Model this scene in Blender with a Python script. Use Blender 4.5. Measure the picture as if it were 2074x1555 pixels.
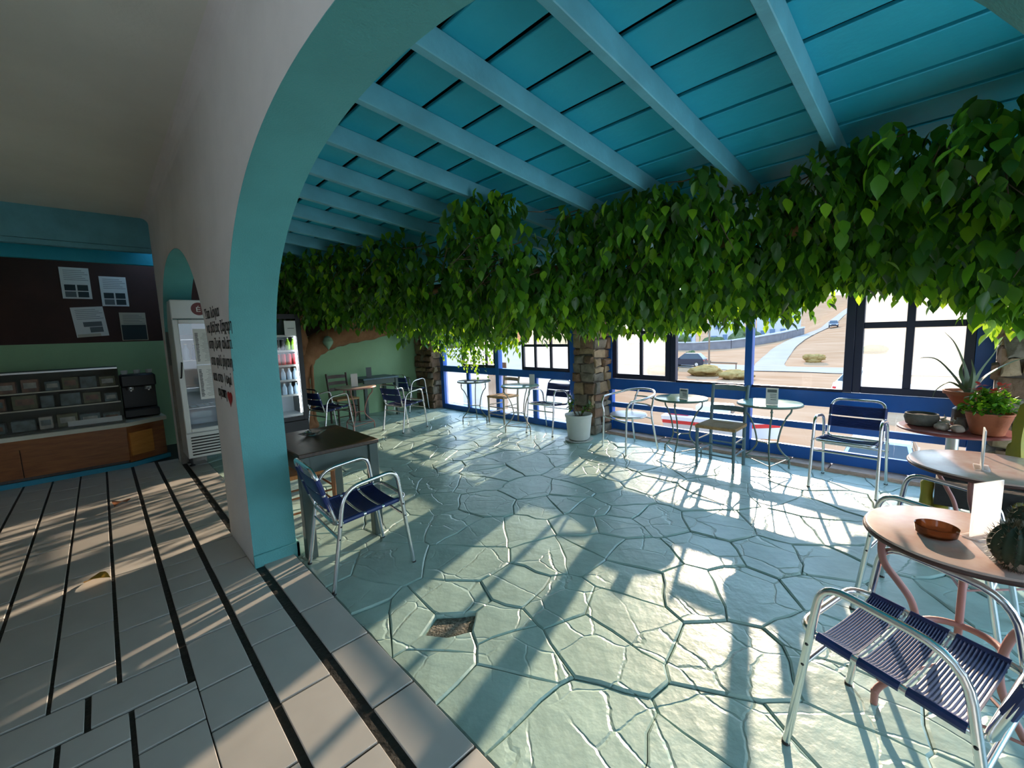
import bpy, bmesh, math, random
from mathutils import Vector, Matrix, Quaternion, noise

for _o in list(bpy.data.objects):
    bpy.data.objects.remove(_o, do_unlink=True)
SC = bpy.context.scene
COL = SC.collection

# ------------------------------------------------------------------ camera
EYE = 1.5
yaw, pitch, roll = -0.766788, -0.119958, -0.034109
F = Vector((math.cos(yaw) * math.cos(pitch), math.sin(yaw) * math.cos(pitch), math.sin(pitch)))
R = Vector((math.sin(yaw), -math.cos(yaw), 0))
U = R.cross(F)
R2 = R * math.cos(roll) + U * math.sin(roll)
U2 = -R * math.sin(roll) + U * math.cos(roll)
cam = bpy.data.cameras.new('camera')
cam.sensor_fit = 'HORIZONTAL'
cam.sensor_width = 36.0
cam.lens = 858.845 / 2074 * 36.0
cam.clip_start, cam.clip_end = 0.02, 2000
cam_ob = bpy.data.objects.new('camera', cam)
COL.objects.link(cam_ob)
cam_ob.matrix_world = Matrix(((R2.x, U2.x, -F.x, 0), (R2.y, U2.y, -F.y, 0), (R2.z, U2.z, -F.z, EYE), (0, 0, 0, 1)))
SC.camera = cam_ob

# ------------------------------------------------------------------ sky, sun, exposure
SUN_EL = math.radians(16.3)
SUN_H = Vector((0.287, -0.958, 0)).normalized()
SUN_DIR = Vector((SUN_H.x * math.cos(SUN_EL), SUN_H.y * math.cos(SUN_EL), math.sin(SUN_EL)))
world = bpy.data.worlds.new('sky')
SC.world = world
world.use_nodes = True
wn = world.node_tree
wn.nodes.clear()
w_out = wn.nodes.new('ShaderNodeOutputWorld')
w_bg = wn.nodes.new('ShaderNodeBackground')
w_tc = wn.nodes.new('ShaderNodeTexCoord')
w_sep = wn.nodes.new('ShaderNodeSeparateXYZ')
w_ramp = wn.nodes.new('ShaderNodeValToRGB')
# hazy summer sky: milky at the horizon, pale blue overhead, the same all round
w_ramp.color_ramp.elements[0].position = 0.0
w_ramp.color_ramp.elements[0].color = (0.74, 0.86, 1.0, 1)
w_ramp.color_ramp.elements[1].position = 0.75
w_ramp.color_ramp.elements[1].color = (0.34, 0.60, 1.0, 1)
w_e = w_ramp.color_ramp.elements.new(0.18)
w_e.color = (0.58, 0.79, 1.0, 1)
wn.links.new(w_tc.outputs['Generated'], w_sep.inputs[0])
wn.links.new(w_sep.outputs['Z'], w_ramp.inputs[0])
wn.links.new(w_ramp.outputs[0], w_bg.inputs[0])
wn.links.new(w_bg.outputs[0], w_out.inputs[0])
w_bg.inputs[1].default_value = 3.2
sun = bpy.data.lights.new('sun', 'SUN')
sun.energy = 6.8
sun.angle = math.radians(0.6)
sun.color = (1.0, 0.77, 0.56)
sun_ob = bpy.data.objects.new('sun', sun)
COL.objects.link(sun_ob)
sun_ob.rotation_euler = (-SUN_DIR).to_track_quat('-Z', 'Y').to_euler()
sun_ob.location = SUN_DIR * 60
SC.view_settings.view_transform = 'Standard'
SC.view_settings.look = 'None'
SC.view_settings.gamma = 1.0
SC.view_settings.use_curve_mapping = False
SC.view_settings.exposure = 0.62

# ------------------------------------------------------------------ materials
def mat(name, color, rough=0.6, metal=0.0, var=0.0, scale=6.0, bump=0.0, bscale=40.0, color2=None, spec=0.5,
        emit=None, estr=0.0, detail=4.0, stretch=None):
    m = bpy.data.materials.new(name)
    m.use_nodes = True
    nt = m.node_tree
    b = nt.nodes['Principled BSDF']
    b.inputs['Roughness'].default_value = rough
    b.inputs['Metallic'].default_value = metal
    b.inputs['Specular IOR Level'].default_value = spec
    c1 = tuple(color) + (1.0,)
    b.inputs['Base Color'].default_value = c1
    tc = nt.nodes.new('ShaderNodeTexCoord')
    src = tc.outputs['Object']
    if stretch:
        mp = nt.nodes.new('ShaderNodeMapping')
        mp.inputs['Scale'].default_value = stretch
        nt.links.new(src, mp.inputs[0])
        src = mp.outputs[0]
    if var > 0 or color2:
        nz = nt.nodes.new('ShaderNodeTexNoise')
        nz.inputs['Scale'].default_value = scale
        nz.inputs['Detail'].default_value = detail
        nz.inputs['Roughness'].default_value = 0.6
        nt.links.new(src, nz.inputs['Vector'])
        rp = nt.nodes.new('ShaderNodeValToRGB')
        rp.color_ramp.elements[0].position = 0.32
        rp.color_ramp.elements[1].position = 0.68
        if color2:
            rp.color_ramp.elements[0].color = c1
            rp.color_ramp.elements[1].color = tuple(color2) + (1.0,)
        else:
            rp.color_ramp.elements[0].color = tuple(max(0, c * (1 - var)) for c in color) + (1.0,)
            rp.color_ramp.elements[1].color = tuple(min(1, c * (1 + var)) for c in color) + (1.0,)
        nt.links.new(nz.outputs['Fac'], rp.inputs[0])
        nt.links.new(rp.outputs[0], b.inputs['Base Color'])
    if bump > 0:
        nb = nt.nodes.new('ShaderNodeTexNoise')
        nb.inputs['Scale'].default_value = bscale
        nb.inputs['Detail'].default_value = 5
        nt.links.new(src, nb.inputs['Vector'])
        bp = nt.nodes.new('ShaderNodeBump')
        bp.inputs['Strength'].default_value = bump
        bp.inputs['Distance'].default_value = 0.02
        nt.links.new(nb.outputs['Fac'], bp.inputs['Height'])
        nt.links.new(bp.outputs[0], b.inputs['Normal'])
    if emit:
        b.inputs['Emission Color'].default_value = tuple(emit) + (1.0,)
        b.inputs['Emission Strength'].default_value = estr
    return m

def glass_mat(name, haze=0.0, tint=(1, 1, 1), hcol=(0.9, 0.9, 0.85), gloss=0.03):
    m = bpy.data.materials.new(name)
    m.use_nodes = True
    nt = m.node_tree
    nt.nodes.clear()
    out = nt.nodes.new('ShaderNodeOutputMaterial')
    tr = nt.nodes.new('ShaderNodeBsdfTransparent')
    tr.inputs[0].default_value = tuple(tint) + (1,)
    gl = nt.nodes.new('ShaderNodeBsdfGlossy')
    gl.inputs['Roughness'].default_value = gloss
    fr = nt.nodes.new('ShaderNodeFresnel')
    fr.inputs[0].default_value = 1.45
    mx = nt.nodes.new('ShaderNodeMixShader')
    nt.links.new(fr.outputs[0], mx.inputs[0])
    nt.links.new(tr.outputs[0], mx.inputs[1])
    nt.links.new(gl.outputs[0], mx.inputs[2])
    last = mx
    if haze > 0:
        tl = nt.nodes.new('ShaderNodeBsdfTranslucent')
        tl.inputs[0].default_value = tuple(hcol) + (1,)
        tc = nt.nodes.new('ShaderNodeTexCoord')
        nz = nt.nodes.new('ShaderNodeTexNoise')
        nz.inputs['Scale'].default_value = 3.0
        nz.inputs['Detail'].default_value = 6.0
        nt.links.new(tc.outputs['Object'], nz.inputs['Vector'])
        mr = nt.nodes.new('ShaderNodeMapRange')
        mr.inputs[1].default_value, mr.inputs[2].default_value = 0.3, 0.7
        mr.inputs[3].default_value, mr.inputs[4].default_value = max(0, haze - 0.05), min(1, haze + 0.05)
        nt.links.new(nz.outputs['Fac'], mr.inputs[0])
        m2 = nt.nodes.new('ShaderNodeMixShader')
        nt.links.new(mr.outputs[0], m2.inputs[0])
        nt.links.new(mx.outputs[0], m2.inputs[1])
        nt.links.new(tl.outputs[0], m2.inputs[2])
        last = m2
    nt.links.new(last.outputs[0], out.inputs[0])
    return m

def leaf_mat(name, color, trans, tl=0.42):
    m = bpy.data.materials.new(name)
    m.use_nodes = True
    nt = m.node_tree
    b = nt.nodes['Principled BSDF']
    out = nt.nodes['Material Output']
    b.inputs['Base Color'].default_value = tuple(color) + (1,)
    b.inputs['Roughness'].default_value = 0.38
    b.inputs['Specular IOR Level'].default_value = 0.4
    t = nt.nodes.new('ShaderNodeBsdfTranslucent')
    t.inputs[0].default_value = tuple(trans) + (1,)
    mx = nt.nodes.new('ShaderNodeMixShader')
    mx.inputs[0].default_value = tl
    nt.links.new(b.outputs[0], mx.inputs[1])
    nt.links.new(t.outputs[0], mx.inputs[2])
    nt.links.new(mx.outputs[0], out.inputs[0])
    return m

M = {}
M['teal_floor'] = mat('teal_floor_paint', (0.37, 0.52, 0.46), 0.34, var=0.14, scale=3.0, bump=0.30, bscale=11)
def crack_relief(m, scale, dist):
    nt = m.node_tree
    b = nt.nodes['Principled BSDF']
    gm = nt.nodes.new('ShaderNodeNewGeometry')
    nz = nt.nodes.new('ShaderNodeTexNoise'); nz.inputs['Scale'].default_value = 4.0; nz.inputs['Detail'].default_value = 4
    nt.links.new(gm.outputs['Position'], nz.inputs['Vector'])
    mx = nt.nodes.new('ShaderNodeMix'); mx.data_type = 'VECTOR'; mx.inputs['Factor'].default_value = 0.10
    nt.links.new(gm.outputs['Position'], mx.inputs['A']); nt.links.new(nz.outputs['Color'], mx.inputs['B'])
    vo = nt.nodes.new('ShaderNodeTexVoronoi'); vo.feature = 'DISTANCE_TO_EDGE'; vo.inputs['Scale'].default_value = scale
    nt.links.new(mx.outputs['Result'], vo.inputs['Vector'])
    mr = nt.nodes.new('ShaderNodeMapRange'); mr.inputs[1].default_value = 0.0; mr.inputs[2].default_value = 0.028
    mr.inputs[3].default_value = 0.0; mr.inputs[4].default_value = 1.0; mr.clamp = True
    nt.links.new(vo.outputs['Distance'], mr.inputs[0])
    n2 = nt.nodes.new('ShaderNodeTexNoise'); n2.inputs['Scale'].default_value = 1.1; n2.inputs['Detail'].default_value = 2
    nt.links.new(gm.outputs['Position'], n2.inputs['Vector'])
    m2 = nt.nodes.new('ShaderNodeMapRange'); m2.inputs[1].default_value = 0.47; m2.inputs[2].default_value = 0.60; m2.clamp = True
    nt.links.new(n2.outputs['Fac'], m2.inputs[0])
    mm = nt.nodes.new('ShaderNodeMix'); mm.data_type = 'FLOAT'
    nt.links.new(m2.outputs[0], mm.inputs['Factor']); nt.links.new(mr.outputs[0], mm.inputs['A']); mm.inputs['B'].default_value = 1.0
    bp = nt.nodes.new('ShaderNodeBump'); bp.inputs['Strength'].default_value = 0.55; bp.inputs['Distance'].default_value = dist
    nt.links.new(mm.outputs['Result'], bp.inputs['Height'])
    old = b.inputs['Normal'].links[0].from_node
    nt.links.new(old.outputs[0], bp.inputs['Normal'])
    nt.links.new(bp.outputs[0], b.inputs['Normal'])
crack_relief(M['teal_floor'], 4.2, 0.009)
M['teal_joint'] = mat('teal_joint_paint', (0.29, 0.43, 0.38), 0.5, var=0.2, scale=9, bump=0.4, bscale=60)
M['gravel'] = mat('exposed_gravel', (0.10, 0.09, 0.07), 0.9, color2=(0.36, 0.33, 0.26), scale=55, bump=0.9, bscale=80)
M['tile'] = mat('cream_tile', (0.50, 0.48, 0.44), 0.36, var=0.07, scale=2.5)
M['tile_joint'] = mat('dark_joint', (0.012, 0.012, 0.010), 0.6, color2=(0.03, 0.026, 0.02), scale=40, bump=0.4)
M['white_wall'] = mat('white_plaster', (0.84, 0.80, 0.765), 0.85, var=0.05, scale=2, bump=0.12, bscale=60)
M['stained'] = mat('stained_plaster', (0.20, 0.185, 0.16), 0.9, color2=(0.36, 0.34, 0.30), scale=5, bump=0.2)
M['ceiling'] = mat('ceiling_plaster', (0.80, 0.79, 0.70), 0.9, var=0.06, scale=1.0, bump=0.1, bscale=50)
M['teal_wall'] = mat('teal_plaster', (0.115, 0.42, 0.42), 0.55, var=0.07, scale=3, bump=0.25, bscale=120)
M['green_wall'] = mat('green_plaster', (0.33, 0.54, 0.30), 0.75, var=0.06, scale=2, bump=0.1)
M['brown_wall'] = mat('brown_paint', (0.050, 0.018, 0.012), 0.7, var=0.2, scale=3)
M['board'] = mat('turquoise_board', (0.013, 0.40, 0.54), 0.5, color2=(0.030, 0.46, 0.60), scale=2.2, bump=0.1, bscale=30)
M['beam'] = mat('turquoise_beam', (0.14, 0.43, 0.52), 0.5, var=0.15, scale=3, bump=0.15, bscale=30)
M['roof_dark'] = mat('roof_underlay', (0.010, 0.010, 0.010), 0.9)
M['blue'] = mat('blue_frame_paint', (0.008, 0.105, 0.42), 0.35, var=0.12, scale=4)
M['shaded_frame'] = mat('shaded_blue_frame', (0.018, 0.022, 0.055), 0.4)  # same blue paint, its backlit shade put into a darker colour
M['glass'] = glass_mat('clear_glass')
M['haze'] = glass_mat('salt_hazed_glass', haze=0.30, hcol=(0.70, 0.69, 0.60))
M['haze_thin'] = glass_mat('lightly_hazed_glass', haze=0.11)
M['alu'] = mat('aluminium_tube', (0.80, 0.80, 0.80), 0.24, 1.0)
M['alu_dull'] = mat('aluminium_sheet', (0.72, 0.72, 0.72), 0.38, 1.0)
M['navy'] = mat('navy_strap', (0.012, 0.028, 0.125), 0.42, var=0.2, scale=20)
M['black'] = mat('black_plastic', (0.012, 0.012, 0.013), 0.45)
M['rubber'] = mat('dark_rubber', (0.03, 0.03, 0.03), 0.8)
M['dark_wood'] = mat('dark_wood', (0.030, 0.017, 0.010), 0.35, color2=(0.07, 0.038, 0.02), scale=5, stretch=(1, 9, 9))
M['brown_wood'] = mat('brown_wood', (0.17, 0.065, 0.022), 0.45, color2=(0.30, 0.13, 0.05), scale=5, stretch=(6, 6, 1))
M['pale_wood'] = mat('weathered_wood', (0.33, 0.29, 0.22), 0.6, color2=(0.45, 0.40, 0.31), scale=6, stretch=(6, 6, 1))
M['grey_blue_wood'] = mat('grey_blue_wood', (0.10, 0.17, 0.20), 0.5, color2=(0.15, 0.22, 0.25), scale=6, stretch=(6, 6, 1))
M['dark_green_wood'] = mat('dark_grey_green_wood', (0.050, 0.080, 0.070), 0.45, color2=(0.075, 0.105, 0.09), scale=5)
M['rush'] = mat('woven_rush', (0.36, 0.20, 0.08), 0.75, color2=(0.52, 0.33, 0.15), scale=30, stretch=(1, 12, 1), bump=0.5, bscale=60)
M['rush_orange'] = mat('orange_rush', (0.42, 0.16, 0.04), 0.7, color2=(0.58, 0.27, 0.09), scale=30, stretch=(12, 1, 1), bump=0.5, bscale=60)
M['pink_top'] = mat('pink_marble_top', (0.60, 0.37, 0.31), 0.22, color2=(0.70, 0.52, 0.45), scale=9)
M['pink_iron'] = mat('pink_painted_iron', (0.42, 0.19, 0.16), 0.45, var=0.1)
M['rust_rim'] = mat('brown_rim', (0.10, 0.045, 0.035), 0.5)
M['mint_top'] = mat('mint_painted_top', (0.33, 0.55, 0.45), 0.15, var=0.1)
M['green_top'] = mat('green_painted_top', (0.06, 0.20, 0.15), 0.18, var=0.15)
M['iron_green'] = mat('grey_green_iron', (0.15, 0.20, 0.17), 0.45, var=0.1)
M['steel_leg'] = mat('pale_iron', (0.42, 0.40, 0.34), 0.4, 0.3)
M['red_top'] = mat('red_painted_top', (0.27, 0.04, 0.035), 0.35, color2=(0.36, 0.10, 0.08), scale=7)
M['terracotta'] = mat('terracotta', (0.46, 0.13, 0.055), 0.75, var=0.18, scale=10, bump=0.15)
M['soil'] = mat('soil', (0.05, 0.033, 0.022), 0.95, var=0.3, scale=40, bump=0.8)
M['white_pot'] = mat('white_glaze', (0.62, 0.64, 0.58), 0.45, var=0.03)
M['grey_stone'] = mat('grey_stone', (0.15, 0.145, 0.12), 0.85, var=0.3, scale=14, bump=0.4)
M['pale_stone'] = mat('pale_stone', (0.44, 0.35, 0.28), 0.85, var=0.25, scale=12, bump=0.5)
M['white_enamel'] = mat('white_enamel', (0.66, 0.68, 0.64), 0.35)
M['paper'] = mat('white_paper', (0.75, 0.75, 0.70), 0.8)
M['paper_grey'] = mat('grey_print', (0.13, 0.15, 0.15), 0.8)
M['paper_dark'] = mat('dark_print', (0.03, 0.045, 0.045), 0.8)
M['paper_cream'] = mat('cream_print', (0.55, 0.50, 0.38), 0.8)
M['ink'] = mat('black_ink', (0.008, 0.008, 0.008), 0.6)
M['heart'] = mat('red_ink', (0.42, 0.02, 0.02), 0.6)
M['maroon'] = mat('maroon_emblem', (0.14, 0.015, 0.012), 0.5)
M['inner_white'] = mat('fridge_lining', (0.50, 0.58, 0.62), 0.5)
M['can_black'] = mat('black_can', (0.02, 0.02, 0.025), 0.3, 0.4)
M['can_red'] = mat('red_can', (0.55, 0.02, 0.03), 0.3, 0.2)
M['can_green'] = mat('green_bottle', (0.30, 0.55, 0.03), 0.2)
M['can_blue'] = mat('blue_bottle', (0.03, 0.10, 0.42), 0.25)
M['water'] = mat('water_bottle', (0.45, 0.60, 0.72), 0.12)
M['led'] = mat('white_led', (1, 1, 1), 0.5, emit=(0.85, 0.93, 1.0), estr=7.0)
M['counter_wood'] = mat('counter_wood', (0.20, 0.062, 0.016), 0.4, color2=(0.34, 0.12, 0.03), scale=3.5, stretch=(1, 1, 7))
M['counter_orange'] = mat('orange_wood', (0.52, 0.19, 0.035), 0.4, color2=(0.66, 0.28, 0.06), scale=4, stretch=(1, 1, 6))
M['cyan_skirting'] = mat('cyan_skirting', (0.012, 0.24, 0.36), 0.5)
M['cream_edge'] = mat('cream_marble_edge', (0.60, 0.58, 0.46), 0.35, var=0.06)
M['case_dark'] = mat('case_interior', (0.035, 0.05, 0.035), 0.5, var=0.3, scale=5)
M['box_a'] = mat('tin_olive', (0.12, 0.12, 0.05), 0.45, var=0.5, scale=14)
M['box_b'] = mat('tin_slate', (0.10, 0.15, 0.15), 0.45, var=0.5, scale=14)
M['box_c'] = mat('tin_rust', (0.20, 0.10, 0.06), 0.45, var=0.5, scale=14)
M['box_d'] = mat('tin_pale', (0.42, 0.42, 0.36), 0.45, var=0.3, scale=14)
M['bark'] = mat('orange_bark', (0.26, 0.115, 0.045), 0.85, color2=(0.37, 0.18, 0.08), scale=5, bump=0.5, bscale=18)
M['twig'] = mat('twig_bark', (0.10, 0.065, 0.035), 0.8, var=0.3)
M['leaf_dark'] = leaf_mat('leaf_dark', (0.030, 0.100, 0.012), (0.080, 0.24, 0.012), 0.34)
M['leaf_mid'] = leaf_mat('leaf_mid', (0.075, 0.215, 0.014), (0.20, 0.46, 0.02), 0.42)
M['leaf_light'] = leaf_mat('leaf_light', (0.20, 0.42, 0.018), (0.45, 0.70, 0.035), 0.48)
M['aloe'] = leaf_mat('aloe_leaf', (0.12, 0.17, 0.09), (0.2, 0.3, 0.08), 0.2)
M['cactus'] = mat('cactus_green', (0.020, 0.035, 0.018), 0.7, color2=(0.045, 0.060, 0.028), scale=20)
M['spine'] = mat('cactus_spine', (0.10, 0.09, 0.055), 0.6)
M['yellow_cactus'] = mat('yellow_green_cactus', (0.42, 0.33, 0.03), 0.55, color2=(0.32, 0.30, 0.04), scale=8)
M['flower'] = leaf_mat('red_petal', (0.50, 0.03, 0.03), (0.65, 0.08, 0.06), 0.35)
M['stoneA'] = mat('brown_fieldstone', (0.21, 0.125, 0.075), 0.9, var=0.3, scale=9, bump=0.7, bscale=22)
M['stoneB'] = mat('grey_fieldstone', (0.20, 0.17, 0.125), 0.9, var=0.3, scale=9, bump=0.7, bscale=22)
M['stoneC'] = mat('ochre_fieldstone', (0.34, 0.24, 0.14), 0.9, var=0.25, scale=9, bump=0.7, bscale=22)
M['mortar'] = mat('mortar', (0.11, 0.09, 0.07), 0.95, var=0.2, scale=20, bump=0.5)
M['curb'] = mat('pink_curb_stone', (0.50, 0.36, 0.28), 0.8, var=0.15, scale=12, bump=0.4)
M['clear'] = glass_mat('clear_glassware', haze=0.06, hcol=(0.9, 0.95, 0.95))
M['amber'] = glass_mat('amber_glass', haze=0.35, tint=(0.42, 0.27, 0.17), hcol=(0.11, 0.055, 0.028))
M['acrylic'] = glass_mat('frosted_acrylic', haze=0.5, hcol=(0.95, 0.95, 0.95))
M['lantern'] = mat('pale_green_glaze', (0.30, 0.48, 0.32), 0.3)
M['yellow_leaf'] = mat('dry_leaf_yellow', (0.45, 0.27, 0.03), 0.6)
M['brown_leaf'] = mat('dry_leaf_brown', (0.30, 0.12, 0.05), 0.6)
M['trough'] = mat('black_trough', (0.016, 0.014, 0.013), 0.6, var=0.4, scale=20)
M['field'] = mat('dry_grass_ground', (0.27, 0.155, 0.085), 0.95, color2=(0.35, 0.225, 0.14), scale=0.16, detail=8, stretch=(1, 3, 1), bump=0.3, bscale=4, spec=0.0)
M['scrub'] = mat('scrub_ground', (0.36, 0.24, 0.14), 0.95, color2=(0.52, 0.36, 0.20), scale=0.07, detail=8, spec=0.0)
M['road'] = mat('pale_road', (0.30, 0.265, 0.235), 0.9, var=0.06, scale=0.4, spec=0.0)
M['house'] = mat('whitewash', (0.42, 0.42, 0.45), 0.8, spec=0.0)
M['shutter'] = mat('blue_grey_shutter', (0.12, 0.17, 0.25), 0.6, spec=0.0)
M['roadwall'] = mat('grey_garden_wall', (0.17, 0.155, 0.16), 0.9, var=0.15, scale=1.0, spec=0.0)
M['bush'] = mat('bush_green', (0.055, 0.075, 0.035), 0.9, color2=(0.11, 0.13, 0.06), scale=2.5, spec=0.0)
M['drygrass'] = mat('dry_bush', (0.24, 0.15, 0.05), 0.95, color2=(0.32, 0.22, 0.09), scale=3, spec=0.0)
M['car_dark'] = mat('dark_car_paint', (0.03, 0.033, 0.05), 0.2, 0.2)
M['car_white'] = mat('white_car_paint', (0.68, 0.68, 0.70), 0.25)
M['car_silver'] = mat('silver_car_paint', (0.42, 0.44, 0.46), 0.22, 0.4)
M['car_red'] = mat('red_car_paint', (0.55, 0.03, 0.03), 0.25)
M['car_glass'] = mat('car_glass', (0.02, 0.03, 0.04), 0.08)
M['tyre'] = mat('tyre', (0.015, 0.015, 0.015), 0.8)
M['pole'] = mat('wood_pole', (0.20, 0.14, 0.10), 0.8, spec=0.0)
M['facade'] = mat('outer_facade', (0.6, 0.58, 0.55), 0.9, spec=0.0)
M['orange_wall'] = mat('orange_plaster', (0.55, 0.25, 0.12), 0.85, spec=0.0)

# ------------------------------------------------------------------ mesh helpers
class MB:
    def __init__(s):
        s.v, s.f, s.mi = [], [], []
    def add(s, vs, fs, mi=0):
        o = len(s.v)
        s.v += [tuple(v) for v in vs]
        s.f += [tuple(i + o for i in f) for f in fs]
        s.mi += [mi] * len(fs)
        return s
    def hexa(s, p, mi=0):
        return s.add(p, [(3, 2, 1, 0), (4, 5, 6, 7), (0, 1, 5, 4), (1, 2, 6, 5), (2, 3, 7, 6), (3, 0, 4, 7)], mi)
    def box(s, x0, x1, y0, y1, z0, z1, mi=0, M4=None, bev=0.0):
        if bev > 0:
            b = bev
            def ring(z, i):
                return [(x0 + i, y0 + b, z), (x0 + b, y0 + i, z), (x1 - b, y0 + i, z), (x1 - i, y0 + b, z),
                        (x1 - i, y1 - b, z), (x1 - b, y1 - i, z), (x0 + b, y1 - i, z), (x0 + i, y1 - b, z)]
            rs = [ring(z0, b), ring(z0 + b, 0), ring(z1 - b, 0), ring(z1, b)]
            pts = [p for r_ in rs for p in r_]
            fs = []
            for k in range(3):
                for i in range(8):
                    j = (i + 1) % 8
                    fs.append((k * 8 + i, k * 8 + j, k * 8 + 8 + j, k * 8 + 8 + i))
            fs.append(tuple(range(7, -1, -1)))
            fs.append(tuple(range(24, 32)))
        else:
            pts = [(x0, y0, z0), (x1, y0, z0), (x1, y1, z0), (x0, y1, z0), (x0, y0, z1), (x1, y0, z1), (x1, y1, z1), (x0, y1, z1)]
            fs = [(3, 2, 1, 0), (4, 5, 6, 7), (0, 1, 5, 4), (1, 2, 6, 5), (2, 3, 7, 6), (3, 0, 4, 7)]
        if M4 is not None:
            pts = [tuple(M4 @ Vector(p)) for p in pts]
        return s.add(pts, fs, mi)
    def tube(s, path, r, n=8, closed=False, mi=0, flat=1.0):
        P = [Vector(p) for p in path]
        m = len(P)
        rad = r if isinstance(r, (list, tuple)) else [r] * m
        T = []
        for i in range(m):
            a = P[(i - 1) % m] if (closed or i > 0) else P[i]
            b = P[(i + 1) % m] if (closed or i < m - 1) else P[i]
            d = (b - a)
            T.append(d.normalized() if d.length > 1e-9 else Vector((0, 0, 1)))
        up = Vector((0, 0, 1)) if abs(T[0].z) < 0.9 else Vector((1, 0, 0))
        N = (up - T[0] * up.dot(T[0])).normalized()
        vs = []
        for i in range(m):
            if i > 0:
                q = T[i - 1].rotation_difference(T[i])
                N = q @ N
                N = (N - T[i] * N.dot(T[i])).normalized()
            B = T[i].cross(N)
            for k in range(n):
                a = 2 * math.pi * k / n
                vs.append(P[i] + (N * math.cos(a) + B * math.sin(a) * flat) * rad[i])
        fs = []
        for i in range(m if closed else m - 1):
            j = (i + 1) % m
            for k in range(n):
                l = (k + 1) % n
                fs.append((i * n + k, i * n + l, j * n + l, j * n + k))
        if not closed:
            fs.append(tuple(range(n - 1, -1, -1)))
            fs.append(tuple((m - 1) * n + k for k in range(n)))
        return s.add(vs, fs, mi)
    def lathe(s, prof, n=24, c=(0, 0, 0), mi=0, sx=1.0, sy=1.0, closed=True):
        vs, fs = [], []
        for (r, z) in prof:
            for k in range(n):
                a = 2 * math.pi * k / n
                vs.append((c[0] + r * math.cos(a) * sx, c[1] + r * math.sin(a) * sy, c[2] + z))
        m = len(prof)
        for i in range(m - 1):
            for k in range(n):
                l = (k + 1) % n
                fs.append((i * n + k, i * n + l, (i + 1) * n + l, (i + 1) * n + k))
        if closed:
            fs.append(tuple(range(n - 1, -1, -1)))
            fs.append(tuple((m - 1) * n + k for k in range(n)))
        return s.add(vs, fs, mi)
    def disc(s, c, r, h, n=40, mi=0, bev=0.003):
        return s.lathe([(r - bev, 0), (r, bev), (r, h - bev), (r - bev, h)], n, c, mi)
    def ball(s, c, r, nu=14, nv=9, mi=0, fn=None):
        rx, ry, rz = (r, r, r) if not isinstance(r, (tuple, list)) else r
        vs = [(c[0], c[1], c[2] - rz)]
        for j in range(1, nv):
            ph = -math.pi / 2 + math.pi * j / nv
            for i in range(nu):
                th = 2 * math.pi * i / nu
                k = fn(th, ph) if fn else 1.0
                vs.append((c[0] + rx * k * math.cos(ph) * math.cos(th), c[1] + ry * k * math.cos(ph) * math.sin(th), c[2] + rz * k * math.sin(ph)))
        vs.append((c[0], c[1], c[2] + rz))
        fs = [(0, 1 + (i + 1) % nu, 1 + i) for i in range(nu)]
        for j in range(nv - 2):
            for i in range(nu):
                a, b = 1 + j * nu + i, 1 + j * nu + (i + 1) % nu
                fs.append((a, b, b + nu, a + nu))
        t = len(vs) - 1
        o = 1 + (nv - 2) * nu
        fs += [(o + i, o + (i + 1) % nu, t) for i in range(nu)]
        return s.add(vs, fs, mi)
    def prism(s, poly, z0, z1, mi=0, M4=None):
        n = len(poly)
        pts = [(p[0], p[1], z0) for p in poly] + [(p[0], p[1], z1) for p in poly]
        if M4 is not None:
            pts = [tuple(M4 @ Vector(p)) for p in pts]
        fs = [tuple(range(n - 1, -1, -1)), tuple(range(n, 2 * n))]
        fs += [(i, (i + 1) % n, n + (i + 1) % n, n + i) for i in range(n)]
        return s.add(pts, fs, mi)
    def mesh(s, name, mats, sharp=38):
        me = bpy.data.meshes.new(name)
        me.from_pydata(s.v, [], s.f)
        for m_ in (mats if isinstance(mats, (list, tuple)) else [mats]):
            me.materials.append(m_)
        if len(set(s.mi)) > 1:
            me.polygons.foreach_set('material_index', s.mi)
        me.polygons.foreach_set('use_smooth', [True] * len(me.polygons))
        me.update()
        if sharp < 180:
            me.set_sharp_from_angle(angle=math.radians(sharp))
        return me
    def build(s, name, mats, parent=None, sharp=38):
        return link(name, s.mesh(name, mats, sharp), parent)

def link(name, me, parent=None):
    o = bpy.data.objects.new(name, me)
    COL.objects.link(o)
    if parent is not None:
        o.parent = parent
    return o

def rounded(points, rad, n=5, closed=False):
    """polyline with its corners rounded"""
    P = [Vector(p) for p in points]
    out = []
    m = len(P)
    for i in range(m):
        if not closed and (i == 0 or i == m - 1):
            out.append(P[i]); continue
        a, b, c = P[i - 1], P[i], P[(i + 1) % m]
        r = rad[i] if isinstance(rad, (list, tuple)) else rad
        d1, d2 = (a - b), (c - b)
        l = min(r, d1.length * 0.48, d2.length * 0.48)
        p, q = b + d1.normalized() * l, b + d2.normalized() * l
        for k in range(n + 1):
            t = k / n
            out.append(p * (1 - t) ** 2 + b * 2 * t * (1 - t) + q * t * t)
    return out

def smooth_path(pts, n=6):
    """Catmull-Rom through the points"""
    P = [Vector(p) for p in pts]
    P = [P[0] * 2 - P[1]] + P + [P[-1] * 2 - P[-2]]
    out = []
    for i in range(1, len(P) - 2):
        for k in range(n):
            t = k / n
            a, b, c, d = P[i - 1], P[i], P[i + 1], P[i + 2]
            out.append(0.5 * ((2 * b) + (c - a) * t + (2 * a - 5 * b + 4 * c - d) * t * t + (3 * b - a - 3 * c + d) * t ** 3))
    out.append(P[-2])
    return out

def tag(o, label=None, cat=None, group=None, kind=None):
    if label: o['label'] = label
    if cat: o['category'] = cat
    if group: o['group'] = group
    if kind: o['kind'] = kind
    return o

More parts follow.
